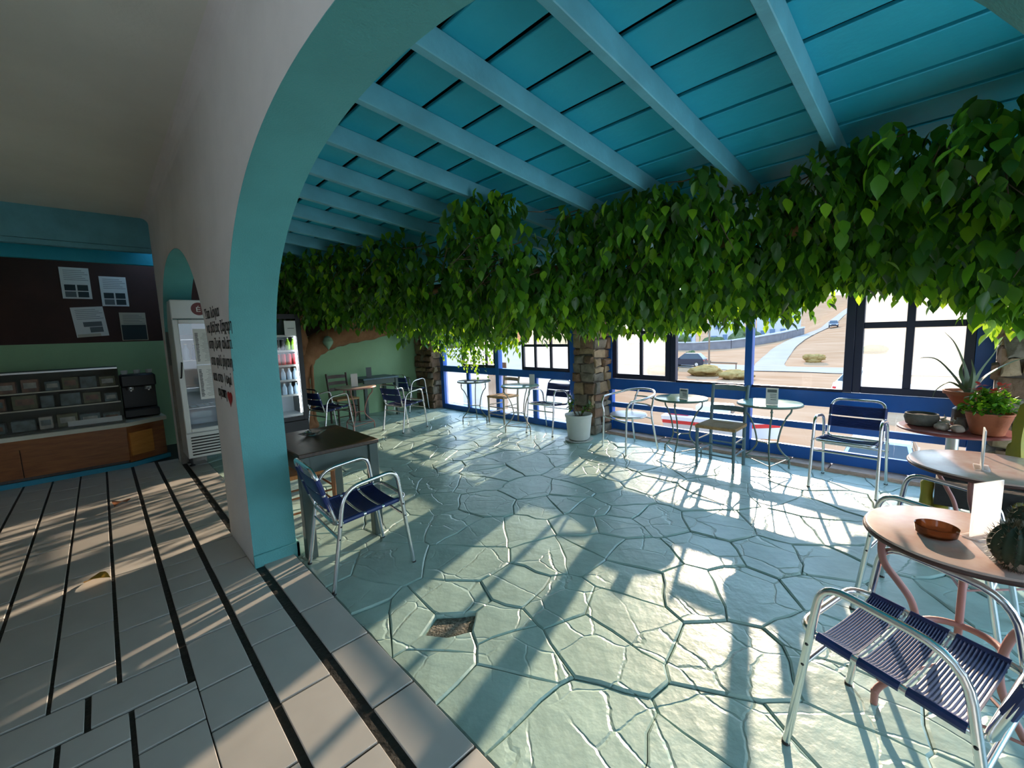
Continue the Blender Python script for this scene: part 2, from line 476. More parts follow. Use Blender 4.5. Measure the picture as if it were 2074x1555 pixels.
def thing(name, label, cat, loc=(0, 0, 0), rz=0.0, group=None):
    o = bpy.data.objects.new(name, None)
    o.empty_display_size = 0.1
    COL.objects.link(o)
    o.location = loc
    o.rotation_euler = (0, 0, rz)
    return tag(o, label, cat, group)

def copy_tree(o, parent=None):
    c = o.copy()
    COL.objects.link(c)
    if parent is not None:
        c.parent = parent
    for ch in list(o.children):
        copy_tree(ch, c)
    return c

def structure(name, mb, m, parent=None, label=None):
    o = mb.build(name, m, parent)
    if parent is None:
        o['kind'] = 'structure'
    if label: o['label'] = label
    return o

# ------------------------------------------------------------------ floors
rnd = random.Random(7)
X0, XB = -3.4, 8.0           # near end and back wall
YA, YB = -0.58, -0.84        # faces of the arcade wall
W2, W1 = -5.40, -5.05        # window planes
TT = 0.03                    # tile top

mb = MB(); mb.box(X0, XB + 0.3, -5.62, -0.82, -0.30, -0.028)
floor_t = structure('floor', mb, M['teal_joint'], label='painted teal flagstone terrace floor beyond the arch')
mb = MB(); mb.box(X0, XB + 0.3, -0.82, 3.6, -0.30, TT - 0.009)
floor_w = structure('floor', mb, M['tile_joint'], label='cream tiled floor with black joints inside the arcade')

def clip(poly, n, d):
    out = []
    for i in range(len(poly)):
        a, b = poly[i], poly[(i + 1) % len(poly)]
        da, db = a[0] * n[0] + a[1] * n[1] - d, b[0] * n[0] + b[1] * n[1] - d
        if da <= 0: out.append(a)
        if (da < 0 < db) or (db < 0 < da):
            t = da / (da - db)
            out.append((a[0] + (b[0] - a[0]) * t, a[1] + (b[1] - a[1]) * t))
    return out

fx0, fx1, fy0, fy1 = -1.1, 8.0, -5.18, -0.83
seeds = []
tries = 0
while len(seeds) < 278 and tries < 40000:
    tries += 1
    p = (rnd.uniform(fx0, fx1), rnd.uniform(fy0, fy1))
    md = rnd.choice((0.16, 0.24, 0.32, 0.40, 0.48)) * (1.0 if tries < 9000 else 0.7)
    if all((p[0] - q[0]) ** 2 + ((p[1] - q[1]) * 1.15) ** 2 > md * md for q in seeds):
        seeds.append(p)
seeds.append((1.715, -1.150))
seeds.append((1.55, -0.98)); seeds.append((1.90, -1.02)); seeds.append((1.88, -1.30)); seeds.append((1.56, -1.30))
pit = (1.715, -1.150)
for si, p in enumerate(seeds):
    poly = [(fx0, fy0), (fx1, fy0), (fx1, fy1), (fx0, fy1)]
    nb = sorted(seeds, key=lambda q: (q[0] - p[0]) ** 2 + (q[1] - p[1]) ** 2)[1:26]
    for q in nb:
        n = (q[0] - p[0], q[1] - p[1])
        d = (q[0] ** 2 + q[1] ** 2 - p[0] ** 2 - p[1] ** 2) / 2
        poly = clip(poly, n, d)
        if len(poly) < 3: break
    if len(poly) < 3: continue
    # subdivide long sides with a wobble keyed on position
    pts = []
    for i in range(len(poly)):
        a, b = Vector(poly[i]), Vector(poly[(i + 1) % len(poly)])
        k = max(1, int((b - a).length / 0.10))
        for j in range(k):
            t = j / k
            q = a.lerp(b, t)
            w = noise.noise_vector(Vector((q.x * 10, q.y * 10, 3.1))) * 0.024 + noise.noise_vector(Vector((q.x * 2.6, q.y * 2.6, 8.7))) * 0.035
            e = max(0.0, min(1.0, (-0.83 - q.y) / 0.2)) * max(0.0, min(1.0, (8.0 - q.x) / 0.2))
            pts.append(Vector((q.x + w.x * e, q.y + w.y * e)))
    c = sum(pts, Vector((0, 0))) / len(pts)
    def inset(d):
        out = []
        for q in pts:
            v = q - c
            l = v.length
            out.append(c + v * max(0.2, (l - d) / l) if l > 1e-6 else q)
        return out
    gap = rnd.uniform(0.001, 0.003)
    top = rnd.uniform(-0.003, 0.003)
    tx, ty = rnd.uniform(-0.006, 0.006), rnd.uniform(-0.006, 0.006)
    is_pit = (p == pit)
    if is_pit:
        top = -0.024; tx = ty = 0
    rings = [(gap, -0.034), (gap, top - 0.006), (gap + 0.010, top)]
    vs = []
    for d, z in rings:
        for q in inset(d):
            w = noise.noise(Vector((q.x * 6, q.y * 6, 0))) * 0.0015
            vs.append((q.x - c.x, q.y - c.y, z + (0 if z < -0.025 else (q.x - c.x) * tx * 3 + (q.y - c.y) * ty * 3 + w)))
    n = len(pts)
    fs = []
    for rI in range(2):
        for i in range(n):
            j = (i + 1) % n
            fs.append((rI * n + i, rI * n + j, (rI + 1) * n + j, (rI + 1) * n + i))
    fs.append(tuple(2 * n + i for i in range(n)))
    mb = MB(); mb.add(vs, fs)
    if is_pit:
        # gravel bottom: crumbled surface
        o = mb.build('broken_stone', M['gravel'], floor_t)
        o['label'] = 'broken hole in the paving showing grey gravel'
    else:
        o = mb.build('flagstone', M['teal_floor'], floor_t, sharp=30)
    o.location = (c.x, c.y, 0)

# cream tiles: rows along X between wide black joints, joints measured where the photo shows them
tile_n = 0
def tile(x0, x1, y0, y1):
    if x1 - x0 < 0.03 or y1 - y0 < 0.03: return
    cx, cy = (x0 + x1) / 2, (y0 + y1) / 2
    mb = MB(); mb.box(x0 - cx, x1 - cx, y0 - cy, y1 - cy, -0.012, 0.0, bev=0.002)
    o = mb.build('tile', M['tile'], floor_w)
    o.location = (cx, cy, TT + rnd.uniform(-0.0006, 0.0006))
T = 0.006
def row(y0, y1, xs, xa, xb):
    xs = [x for x in sorted(xs) if xa + 0.05 < x < xb - 0.05]
    e = [xa] + xs + [xb]
    for a, b in zip(e[:-1], e[1:]):
        tile(a + T, b - T, y0, y1)
def fill(xs, lo, hi, r):
    xs = sorted(xs)
    while xs[0] > lo: xs.insert(0, xs[0] - r.choice((0.20, 0.36, 0.42, 0.44)))
    while xs[-1] < hi: xs.append(xs[-1] + r.choice((0.21, 0.36, 0.40, 0.44)))
    return xs
rt = random.Random(3)
XE = 6.95
# edge strip and the rows that run the whole length
row(-0.815, -0.631, fill([1.10, 1.52, 1.952, 2.376, 2.80], X0, 6.9, rt), X0, 6.9)
row(-0.578, -0.378, fill([1.37, 1.82, 2.278, 2.488, 2.86], X0, 6.9, rt), X0, 6.9)
row(-0.346, -0.150, fill([1.870, 2.140, 2.548, 2.918], X0, XE, rt), X0, XE)
# rows stopped by the cross band at x 2.233 .. 2.455
rows = [(-0.121, 0.085, [2.906]), (0.103, 0.302, [2.637, 3.068, 3.430]), (0.316, 0.520, [2.886, 3.372, 3.695]),
        (0.538, 0.735, [2.70, 3.10, 3.55]), (0.755, 0.950, [2.85, 3.30, 3.72]), (0.968, 1.165, [2.7, 3.2]), (1.185, 1.38, [2.9, 3.3]),
        (1.40, 1.6, [2.7, 3.1]), (1.62, 1.82, [2.8, 3.3])]
for y0, y1, xs in rows:
    row(y0, y1, fill([x for x in xs], 2.46, XE, rt), 2.459, XE)
ye = [-0.130, 0.192, 0.52, 0.86, 1.2, 1.55, 1.9]
for a, b in zip(ye[:-1], ye[1:]):
    tile(2.238, 2.451, a + 0.010, b - 0.010)
low = [(-0.146, 0.056, [1.958, 1.52, 1.1]), (0.073, 0.262, [1.70, 1.3]), (0.278, 0.48, [1.9, 1.45]), (0.50, 0.70, [1.75, 1.3]), (0.72, 0.92, [1.9])]
for y0, y1, xs in low:
    row(y0, y1, fill(xs, X0, 2.23, rt), X0, 2.229)
mb = MB(); mb.box(X0, 2.2, 0.95, 3.4, TT - 0.01, TT)
mb.box(2.2, XE, 1.9, 3.4, TT - 0.01, TT)
mb.build('tile_field', M['tile'], floor_w)

# ------------------------------------------------------------------ arcade wall with two arches and an unseen third added for light
ARCH = [(-1.80, 1.15, 1.30, 1.05, 2.15), (1.45, 1.65, 1.30, 1.15, 2.15), (5.19, 1.385, 1.28, 1.09, 2.2)]      # centre, half width, spring, rise, exponent; the first arch is unseen, added for light
def arch_z(x):
    for c, a, s, b, e in ARCH:
        u = abs(x - c) / a
        if u < 1: return s + b * (1 - u ** e) ** (1 / e)
    return None
def wall_strip(mb, x0, x1, z0a, z0b, ztop):
    mb.add([(x0, YA, z0a), (x1, YA, z0b), (x1, YA, ztop), (x0, YA, ztop), (x0, YB, z0a), (x1, YB, z0b), (x1, YB, ztop), (x0, YB, ztop)],
           [(1, 0, 3, 2), (4, 5, 6, 7)])
wall, lining = MB(), MB()
ZT = 3.06
xs_all = []
wall.box(X0, ARCH[0][0] - ARCH[0][1], YB, YA, 0, ZT)
for A_, B_ in zip(ARCH[:-1], ARCH[1:]):
    wall.box(A_[0] + A_[1], B_[0] - B_[1], YB, YA, 0, ZT)
wall.box(ARCH[-1][0] + ARCH[-1][1], 6.80, YB, YA, 0, ZT)
for c, a, s, b, e in ARCH:
    N = 56
    th = [math.pi * i / N for i in range(N + 1)]
    P = []
    for t in th:
        cx_, sx_ = math.cos(t), math.sin(t)
        P.append((c - a * math.copysign(abs(cx_) ** (2 / e), cx_), s + b * abs(sx_) ** (2 / e)))
    for p, q in zip(P[:-1], P[1:]):
        wall_strip(wall, p[0], q[0], p[1], q[1], ZT)
    L = [(c - a, 0.0)] + P + [(c + a, 0.0)]
    for p, q in zip(L[:-1], L[1:]):
        # intrados, a 6 mm skin of teal plaster facing the opening
        def off(w):
            v = Vector((c - w[0], max(0.0, s - w[1])))
            v = v.normalized() * 0.004 if w[1] <= s else (Vector((c, s)) - Vector(w)).normalized() * 0.004
            return (w[0] + v.x, max(0.0, w[1] + (v.y if w[1] > s else 0)))
        p_, q_ = off(p), off(q)
        lining.add([(p_[0], YA, p_[1]), (q_[0], YA, q_[1]), (q_[0], YB, q_[1]), (p_[0], YB, p_[1]),
                    (p[0], YA, p[1]), (q[0], YA, q[1]), (q[0], YB, q[1]), (p[0], YB, p[1])], [(0, 1, 2, 3), (1, 0, 4, 5), (3, 2, 6, 7)])
wall.box(X0, 6.80, YB + 0.06, YA - 0.06, ZT - 0.02, ZT)
arcade = structure('wall_arcade', wall, M['white_wall'], label='white plastered arcade wall with arches')
o = lining.build('arch_lining', M['teal_wall'], arcade, sharp=50); o['label'] = 'teal painted inner face of the arches'
# teal back face of the arcade seen from the terrace is plaster as well; plinth of the pier
mb = MB(); mb.box(3.082, 3.10, YB - 0.018, YA + 0.002, 0.0, 0.105, bev=0.004)
mb.box(3.082, 3.9, YB - 0.018, YB + 0.004, 0.0, 0.105, bev=0.004)
o = mb.build('plinth', M['teal_wall'], arcade); o['label'] = 'low teal plinth at the foot of the pier'

mb = MB(); mb.box(6.545, 6.572, YB, -0.581, 0.0, 2.02)
o = mb.build('jamb_panel', M['stained'], arcade); o['label'] = 'stained grey lower jamb of the small arch'
# hand-lettered verse on the pier
def text_mesh(s, m, size=1.0, extr=0.0):
    cu = bpy.data.curves.new('lettering', 'FONT')
    cu.body = s
    cu.size = size
    cu.extrude = extr
    to = bpy.data.objects.new('lettering_tmp', cu)
    COL.objects.link(to)
    bpy.context.view_layer.update()
    me = bpy.data.meshes.new_from_object(to.evaluated_get(bpy.context.evaluated_depsgraph_get()))
    bpy.data.objects.remove(to, do_unlink=True)
    me.materials.clear()
    me.materials.append(m)
    return me
def put_text(name, s, m, origin, xa, ya, width=None, height=0.1, parent=None, bold=0.0, shear=0.0):
    """text whose left baseline is origin, reading along xa with ya upwards"""
    me = text_mesh(s, m)
    xs = [v.co.x for v in me.vertices]
    if not xs: return None
    x0, x1 = min(xs), max(xs)
    sy = height / 0.72
    sx = width / (x1 - x0) if width else sy
    xa, ya = Vector(xa), Vector(ya)
    za = xa.cross(ya)
    bm = bmesh.new(); bm.from_mesh(me)
    for v in bm.verts:
        p = xa * ((v.co.x - x0) * sx + shear * v.co.y * sy) + ya * v.co.y * sy
        v.co = p
    if bold > 0:
        # strokes of a brush: solidify the letters a little off the wall
        r_ = bmesh.ops.extrude_face_region(bm, geom=bm.faces[:])
        for v in [g for g in r_['geom'] if isinstance(g, bmesh.types.BMVert)]:
            v.co += za * bold
    bm.to_mesh(me); bm.free()
    o = link(name, me, parent)
    o.location = origin
    return o
verse = [('Στα λόγια', 3.795, 0.50, 1.672), ('να βάζεις ζάχαρη', 3.775, 0.80, 1.572), ('στη ζωή αλάτι', 3.760, 0.74, 1.462),
         ('στο φιλί ρίγανη', 3.742, 0.68, 1.345), ('και στο ψωμί', 3.730, 0.58, 1.232), ('αγάπη', 3.62, 0.27, 1.128)]
for s, x, w, z in verse:
    put_text('lettering', s, M['ink'], (x, YA + 0.0025, z), (-1, 0, 0), (0, 0, 1), w, 0.072, arcade, bold=0.0015)
hp = []
for i in range(28):
    t = 2 * math.pi * i / 28
    hp.append((16 * math.sin(t) ** 3, 13 * math.cos(t) - 5 * math.cos(2 * t) - 2 * math.cos(3 * t) - math.cos(4 * t)))
mb = MB(); mb.prism([(-p[0] * 0.0042, p[1] * 0.0034) for p in hp], 0, 0.002, M4=Matrix(((1, 0, 0, 0), (0, 0, 1, 0), (0, 1, 0, 0), (0, 0, 0, 1))))
o = mb.build('painted_heart', M['heart'], arcade); o.location = (3.255, YA + 0.002, 1.140)

def bars(parent, name, m, boxes, W, d0=-0.03, d1=0.03, bev=0.004):
    for x0, x1, z0, z1 in boxes:
        cx, cz = (x0 + x1) / 2, (z0 + z1) / 2
        mb = MB(); mb.box(x0 - cx, x1 - cx, d0, d1, z0 - cz, z1 - cz, bev=bev)
        o = mb.build(name, m, parent); o.location = (cx, W, cz)
def panes(parent, m, rects, W, name='pane'):
    for x0, x1, z0, z1 in rects:
        cx, cz = (x0 + x1) / 2, (z0 + z1) / 2
        mb = MB(); mb.add([(x0 - cx, 0, z0 - cz), (x1 - cx, 0, z0 - cz), (x1 - cx, 0, z1 - cz), (x0 - cx, 0, z1 - cz)], [(3, 2, 1, 0)])
        o = mb.build(name, m, parent); o.location = (cx, W, cz)
# ------------------------------------------------------------------ inner room shell
mb = MB(); mb.box(X0, 8.3, YA, 3.6, 3.0, 3.1)
# soft cove where ceiling and wall meet
ceil_in = structure('ceiling', mb, M['ceiling'], label='grey plaster ceiling of the inner room')
mb = MB()
for i in range(6):
    a0, a1 = math.pi / 2 * i / 6, math.pi / 2 * (i + 1) / 6
    r = 0.07
    p = [(YA + r - r * math.cos(a), 3.0 - r + r * math.sin(a)) for a in (a0, a1)]
    mb.add([(X0, p[0][0], p[0][1]), (6.8, p[0][0], p[0][1]), (6.8, p[1][0], p[1][1]), (X0, p[1][0], p[1][1])], [(0, 1, 2, 3)])
mb.build('cove', M['white_wall'], ceil_in, sharp=180)
mb = MB(); mb.box(X0 - 0.2, X0, YB, 3.6, 0, 3.1)
structure('wall_near', mb, M['white_wall'], label='end wall of the inner room behind the viewer')
mb = MB(); mb.box(X0, -2.6, 3.4, 3.6, 0, 3.1); mb.box(0.6, 8.3, 3.4, 3.6, 0, 3.1); mb.box(-2.6, 0.6, 3.4, 3.6, 0, 0.9); mb.box(-2.6, 0.6, 3.4, 3.6, 2.5, 3.1)
wall_l = structure('wall_left', mb, M['white_wall'], label='far side wall of the inner room')
mb = MB(); mb.box(-2.6, 0.6, 3.46, 3.54, 0.9, 0.96)  # unseen window, added for light on the arcade wall and ceiling
win_added = structure('window_added', mb, M['blue'], label='unseen side window behind the viewer, added to light the inner room')
bars(win_added, 'post', M['blue'], [(-2.6, -2.53, 0.96, 2.5), (-1.03, -0.97, 0.96, 2.5), (0.53, 0.6, 0.96, 2.5)], 3.5)
bars(win_added, 'rail', M['blue'], [(-2.53, 0.53, 2.43, 2.5)], 3.5)
panes(win_added, M['glass'], [(-2.53, -1.03, 0.96, 2.43), (-0.97, 0.53, 0.96, 2.43)], 3.5)
mb = MB(); mb.box(XB, 8.3, -5.3, 3.5, 0, 1.56)
wall_back = structure('wall_back', mb, M['green_wall'], label='back wall painted green below and dark brown above')
mb = MB(); mb.box(XB + 0.002, 8.3, -5.3, 3.5, 1.56, 3.1)
o = mb.build('upper_paint', M['brown_wall'], wall_back); o['label'] = 'dark brown upper part of the back wall'
# stepped turquoise beam over the bar
mb = MB(); mb.box(6.80, 6.86, YA, 3.4, 2.66, 3.0)
beam_t = structure('trim_1', mb, M['beam'], label='stepped turquoise fascia over the bar')
mb = MB(); mb.box(6.79, 6.87, YA, 3.4, 2.60, 2.655, bev=0.004); mb.build('batten', M['beam'], beam_t)
mb = MB(); mb.box(6.875, 7.20, YA - 0.0, 3.4, 2.80, 2.83); mb.box(7.14, 7.20, YA - 0.6, 3.4, 2.50, 2.80, bev=0.005)
mb.build('rear_board', M['board'], beam_t)

# ------------------------------------------------------------------ terrace roof
RS = 0.107
def roof_z(y): return 2.70 + RS * (y + 0.84)         # underside of the beams
mb = MB()
ya_, yb_ = YB - 0.001, -5.7
bt = 0.12
mb.add([(X0, ya_, roof_z(ya_) + bt + 0.09), (8.3, ya_, roof_z(ya_) + bt + 0.09), (8.3, yb_, roof_z(yb_) + bt + 0.09), (X0, yb_, roof_z(yb_) + bt + 0.09),
        (X0, ya_, roof_z(ya_) + bt + 0.16), (8.3, ya_, roof_z(ya_) + bt + 0.16), (8.3, yb_, roof_z(yb_) + bt + 0.16), (X0, yb_, roof_z(yb_) + bt + 0.16)],
       [(0, 1, 2, 3), (7, 6, 5, 4), (0, 4, 5, 1), (1, 5, 6, 2), (2, 6, 7, 3), (3, 7, 4, 0)])
roof = structure('ceiling_terrace', mb, M['roof_dark'], label='turquoise boarded terrace roof on sloping beams')
ang = math.atan(RS)
def roof_box(x0, x1, yc, w, zlo, zhi):
    """box along the slope, centred at yc with width w across the slope"""
    c = Vector(((x0 + x1) / 2, yc, roof_z(yc)))
    m4 = Matrix.Translation(c) @ Matrix.Rotation(ang, 4, 'X')
    mb = MB(); mb.box(-(x1 - x0) / 2, (x1 - x0) / 2, -w / 2, w / 2, zlo, zhi, bev=0.004)
    return mb, m4
for k in range(18):
    yc = -1.43 + 0.272 * 2 - 0.136 - 0.272 * k
    r_ = random.Random(k)
    mb, m4 = roof_box(X0, 8.0, yc, 0.245 + r_.uniform(-0.004, 0.003), bt, bt + 0.022)
    o = mb.build('board', M['board'], roof); o.matrix_local = m4
for k in range(-5, 15):
    xc = 1.095 + 0.5375 * k - 0.024
    if k == -2: continue
    ym = (-0.86 - 5.6) / 2
    mb, m4 = roof_box(xc - 0.024, xc + 0.024, ym, 4.72, 0.0, bt)
    o = mb.build('beam', M['beam'], roof); o.matrix_local = m4

# ------------------------------------------------------------------ window walls
ZL = 2.12
# window 2: the wide one on the right
mb = MB(); mb.box(-1.3, 3.52, W2 - 0.05, W2 + 0.05, ZL, 2.30, bev=0.004)
win2 = structure('window_2', mb, M['blue'], label='wide blue window wall with railings below the sill')
bars(win2, 'post', M['blue'], [(3.44, 3.52, 0, ZL), (1.58, 1.655, 0, ZL), (-0.27, -0.15, 0, ZL)], W2, -0.045, 0.045)
bars(win2, 'post', M['shaded_frame'], [(2.485, 2.555, 0.79, ZL), (0.665, 0.74, 0.79, ZL)], W2, -0.04, 0.04)
bars(win2, 'sill', M['blue'], [(-0.15, 1.58, 0.625, 0.785), (1.655, 3.44, 0.625, 0.785)], W2, -0.04, 0.05)
bars(win2, 'rail', M['blue'], [(-0.15, 1.58, 0.362, 0.432), (1.655, 3.44, 0.362, 0.432), (-0.15, 1.58, 0.03, 0.165), (1.655, 3.44, 0.03, 0.165)], W2, -0.025, 0.025)
bars(win2, 'sash_rail', M['shaded_frame'], [(0.74, 1.58, 0.787, 0.812), (1.655, 2.485, 0.787, 0.812)], W2)
panes(win2, M['glass'], [(-0.15, 1.58, 0.165, 0.362), (-0.15, 1.58, 0.432, 0.625), (1.655, 3.44, 0.165, 0.362), (1.655, 3.44, 0.432, 0.625),
                         (0.74, 1.58, 0.812, ZL), (1.655, 2.485, 0.812, ZL)], W2)
def casement(parent, W, x0, x1, z0, z1, mx, mz, fw=0.055, mw=0.045, m=None, gm=None, lab=None):
    e = bpy.data.objects.new('casement', None); COL.objects.link(e); e.parent = parent
    m = m or M['shaded_frame']; gm = gm or M['haze']
    mb = MB()
    mb.box(x0, x0 + fw, W - 0.025, W + 0.03, z0, z1, bev=0.004); mb.box(x1 - fw, x1, W - 0.025, W + 0.03, z0, z1, bev=0.004)
    mb.box(x0 + fw, x1 - fw, W - 0.025, W + 0.03, z0, z0 + fw, bev=0.004); mb.box(x0 + fw, x1 - fw, W - 0.025, W + 0.03, z1 - fw, z1, bev=0.004)
    mb.build('sash_frame', m, e)
    for x in mx:
        mb = MB(); mb.box(x - mw / 2, x + mw / 2, W - 0.015, W + 0.025, z0 + fw, z1 - fw, bev=0.003); mb.build('glazing_bar', m, e)
    for z in mz:
        mb = MB(); mb.box(x0 + fw, x1 - fw, W - 0.014, W + 0.024, z - mw / 2, z + mw / 2, bev=0.003); mb.build('glazing_bar', m, e)
    ex = [x0 + fw] + sorted(mx) + [x1 - fw]
    ez = [z0 + fw] + sorted(mz) + [z1 - fw]
    for a, b in zip(ex[:-1], ex[1:]):
        for c_, d in zip(ez[:-1], ez[1:]):
            mb = MB(); mb.add([(a, W, c_), (b, W, c_), (b, W, d), (a, W, d)], [(3, 2, 1, 0)]); mb.build('pane', gm, e)
    return e
casement(win2, W2, 2.56, 3.44, 0.79, ZL, [2.985], [1.445], 0.07)
casement(win2, W2, -0.15, 0.665, 0.79, ZL, [0.268], [1.455], 0.065, 0.058)

# window 1: beyond the middle stone pillar
mb = MB(); mb.box(3.85, 7.36, W1 - 0.05, W1 + 0.05, ZL, 2.30, bev=0.004)
win1 = structure('window_1', mb, M['blue'], label='blue framed floor to ceiling window by the back corner')
bars(win1, 'post', M['blue'], [(7.20, 7.30, 0, ZL), (5.52, 5.61, 0, ZL), (3.86, 3.94, 0, ZL)], W1, -0.05, 0.05)
bars(win1, 'sill', M['blue'], [(3.94, 5.52, 0.765, 0.885), (5.61, 7.20, 0.765, 0.885)], W1, -0.04, 0.045)
bars(win1, 'kick_rail', M['blue'], [(3.94, 5.52, 0.0, 0.10), (5.61, 7.20, 0.0, 0.10)], W1, -0.04, 0.045)
bars(win1, 'mullion', M['blue'], [(6.40, 6.475, 0.10, 0.765), (4.64, 4.73, 0.10, 0.765)], W1)
panes(win1, M['haze_thin'], [(3.94, 4.64, 0.10, 0.765), (4.73, 5.52, 0.10, 0.765), (5.61, 6.40, 0.10, 0.765), (6.475, 7.20, 0.10, 0.765)], W1, 'hazed_pane')
panes(win1, M['glass'], [(6.60, 7.20, 0.885, ZL), (4.96, 5.52, 0.885, ZL)], W1)
casement(win1, W1, 5.62, 6.60, 0.885, ZL, [5.88, 6.24], [1.285, 1.71], 0.05, 0.04)
casement(win1, W1, 3.94, 4.96, 0.885, ZL, [4.33, 4.66], [1.285, 1.71], 0.05, 0.04)

# stone kerb under window 2 and the outer face of the terrace
mb = MB(); xk = -0.3
kerb = None
kb = MB(); kb.box(-0.9, 3.45, W2 - 0.10, -5.16, -0.02, 0.012)
kerb = structure('trim_2', kb, M['curb'], label='rough pink stone kerb under the wide window')
rk = random.Random(5)
while xk < 3.40:
    w = rk.uniform(0.35, 0.6)
    mb = MB(); mb.box(-w / 2 + 0.004, w / 2 - 0.004, -0.11, 0.11, 0, rk.uniform(0.026, 0.036), bev=0.009)
    o = mb.build('kerb_stone', M['curb'], kerb); o.location = (xk + w / 2, -5.285 + rk.uniform(-0.008, 0.008), 0.0)
    xk += w
mb = MB(); mb.box(X0, 8.3, -5.72, -5.62, -3.4, -0.016)
structure('wall_base', mb, M['facade'], label='outer retaining face below the terrace')

# ------------------------------------------------------------------ stone pillars
def pillar(name, label, x0, x1, y0, y1, h, seed, faces):
    r = random.Random(seed)
    t = thing(name, label, 'pillar', ((x0 + x1) / 2, (y0 + y1) / 2, 0))
    hx, hy = (x1 - x0) / 2, (y1 - y0) / 2
    mb = MB(); mb.box(-hx + 0.02, hx - 0.02, -hy + 0.02, hy - 0.02, 0, h)
    mb.build('mortar_core', M['mortar'], t)
    ms = [M['stoneA'], M['stoneB'], M['stoneC'], M['stoneA']]
    for fc in faces:
        L = 2 * hx if fc in ('+y', '-y') else 2 * hy
        z = 0.0
        while z < h - 0.03:
            rh = min(r.uniform(0.09, 0.19), h - z)
            u = -L / 2
            while u < L / 2 - 0.02:
                rw = r.uniform(0.12, 0.30)
                if u + rw > L / 2 - 0.08: rw = L / 2 - u
                g = 0.007
                a, b = u + g, u + rw - g
                d = r.uniform(0.004, 0.046)
                lo, hi = z + g, z + rh - g
                def j(s=0.014): return r.uniform(-s, s)
                # outer and inner rings of six
                um = (a + b) / 2 + j(0.03)
                ring = [(a + j(0.022), lo + j(0.018)), (um, lo + j(0.016)), (b + j(0.022), lo + j(0.018)), (b + j(0.022), hi + j(0.018)), (um + j(0.04), hi + j(0.016)), (a + j(0.022), hi + j(0.018))]
                cu, cz = sum(p[0] for p in ring) / 6, sum(p[1] for p in ring) / 6
                kx, kz = r.uniform(0.62, 0.86), r.uniform(0.55, 0.8)
                inn = [(cu + (p[0] - cu) * kx, cz + (p[1] - cz) * kz) for p in ring]
                pts = []
                for lst, dep in ((ring, -0.03), (ring, d * 0.35), (inn, d)):
                    for (uu, zz) in lst:
                        dd = dep + (j(0.009) if dep > 0 else 0)
                        if fc == '+y': p = (uu, hy + dd, zz)
                        elif fc == '-y': p = (-uu, -hy - dd, zz)
                        elif fc == '-x': p = (-hx - dd, uu, zz)
                        else: p = (hx + dd, -uu, zz)
                        pts.append(p)
                fs = []
                for k in range(2):
                    for i in range(6):
                        q = (i + 1) % 6
                        fs.append((k * 6 + i, k * 6 + q, k * 6 + 6 + q, k * 6 + 6 + i))
                fs.append((12, 13, 14, 15, 16, 17))
                if fc in ('+y', '-y', '-x', '+x'):
                    fs = [tuple(reversed(f)) for f in fs] if fc in ('+y', '-y') else fs
                mb = MB(); mb.add(pts, fs)
                if fc == '-x' or fc == '+x':
                    mb.f = [tuple(reversed(f)) for f in mb.f]
                mb.build('stone', r.choice(ms), t, sharp=50)
                u += rw
            z += rh
    return t
pillar('stone_pillar', 'rough stone pillar between the two windows behind the white pot', 3.49, 3.86, -5.46, -4.99, 2.28, 11, ('+y', '-x'))
pillar('stone_pillar', 'stone pillar in the back corner between green wall and blue window', 7.36, 7.98, -5.20, -4.84, 2.28, 12, ('+y', '-x'))
pillar('stone_pillar', 'stone pillar at the right end behind the terracotta pots', -1.25, -0.285, -5.46, -5.02, 2.28, 13, ('+y', '+x'))

# ------------------------------------------------------------------ aluminium cafe armchair (front is local +Y)
def strap_band(y0, y1, hw, ribs, sag, thick=0.006, curl=0.012):
    """a band of wound cord across the frame, ribbed along its width, sagging in the middle; built in local x, v (along), w (up)"""
    mb = MB()
    nx = 8
    vs = []
    n = ribs * 2
    for side in (0, 1):
        for i in range(n + 1):
            v = y0 + (y1 - y0) * i / n
            rib = 0.0018 * (1 if i % 2 else -1)
            for k in range(nx + 1):
                t = -1 + 2 * k / nx
                w = -sag * (1 - t * t) + (rib if side == 0 else -thick)
                if abs(t) > 0.99: w += 0.011
                vs.append((t * hw, v, w))
    S = (n + 1) * (nx + 1)
    fs = []
    for i in range(n):
        for k in range(nx):
            a = i * (nx + 1) + k
            fs.append((a, a + 1, a + nx + 2, a + nx + 1))
            b = S + a
            fs.append((b + nx + 1, b + nx + 2, b + 1, b))
    for k in range(nx):
        a, b = k, S + k
        fs.append((b, b + 1, a + 1, a))
        a, b = n * (nx + 1) + k, S + n * (nx + 1) + k
        fs.append((a, a + 1, b + 1, b))
    mb.add(vs, fs)
    # the cord wrapped round the side tubes
    for sx in (-1, 1):
        mb.tube([(sx * hw, y0, 0), (sx * hw, y1, 0)], 0.0155, 8)
    return mb
RT = 0.0125
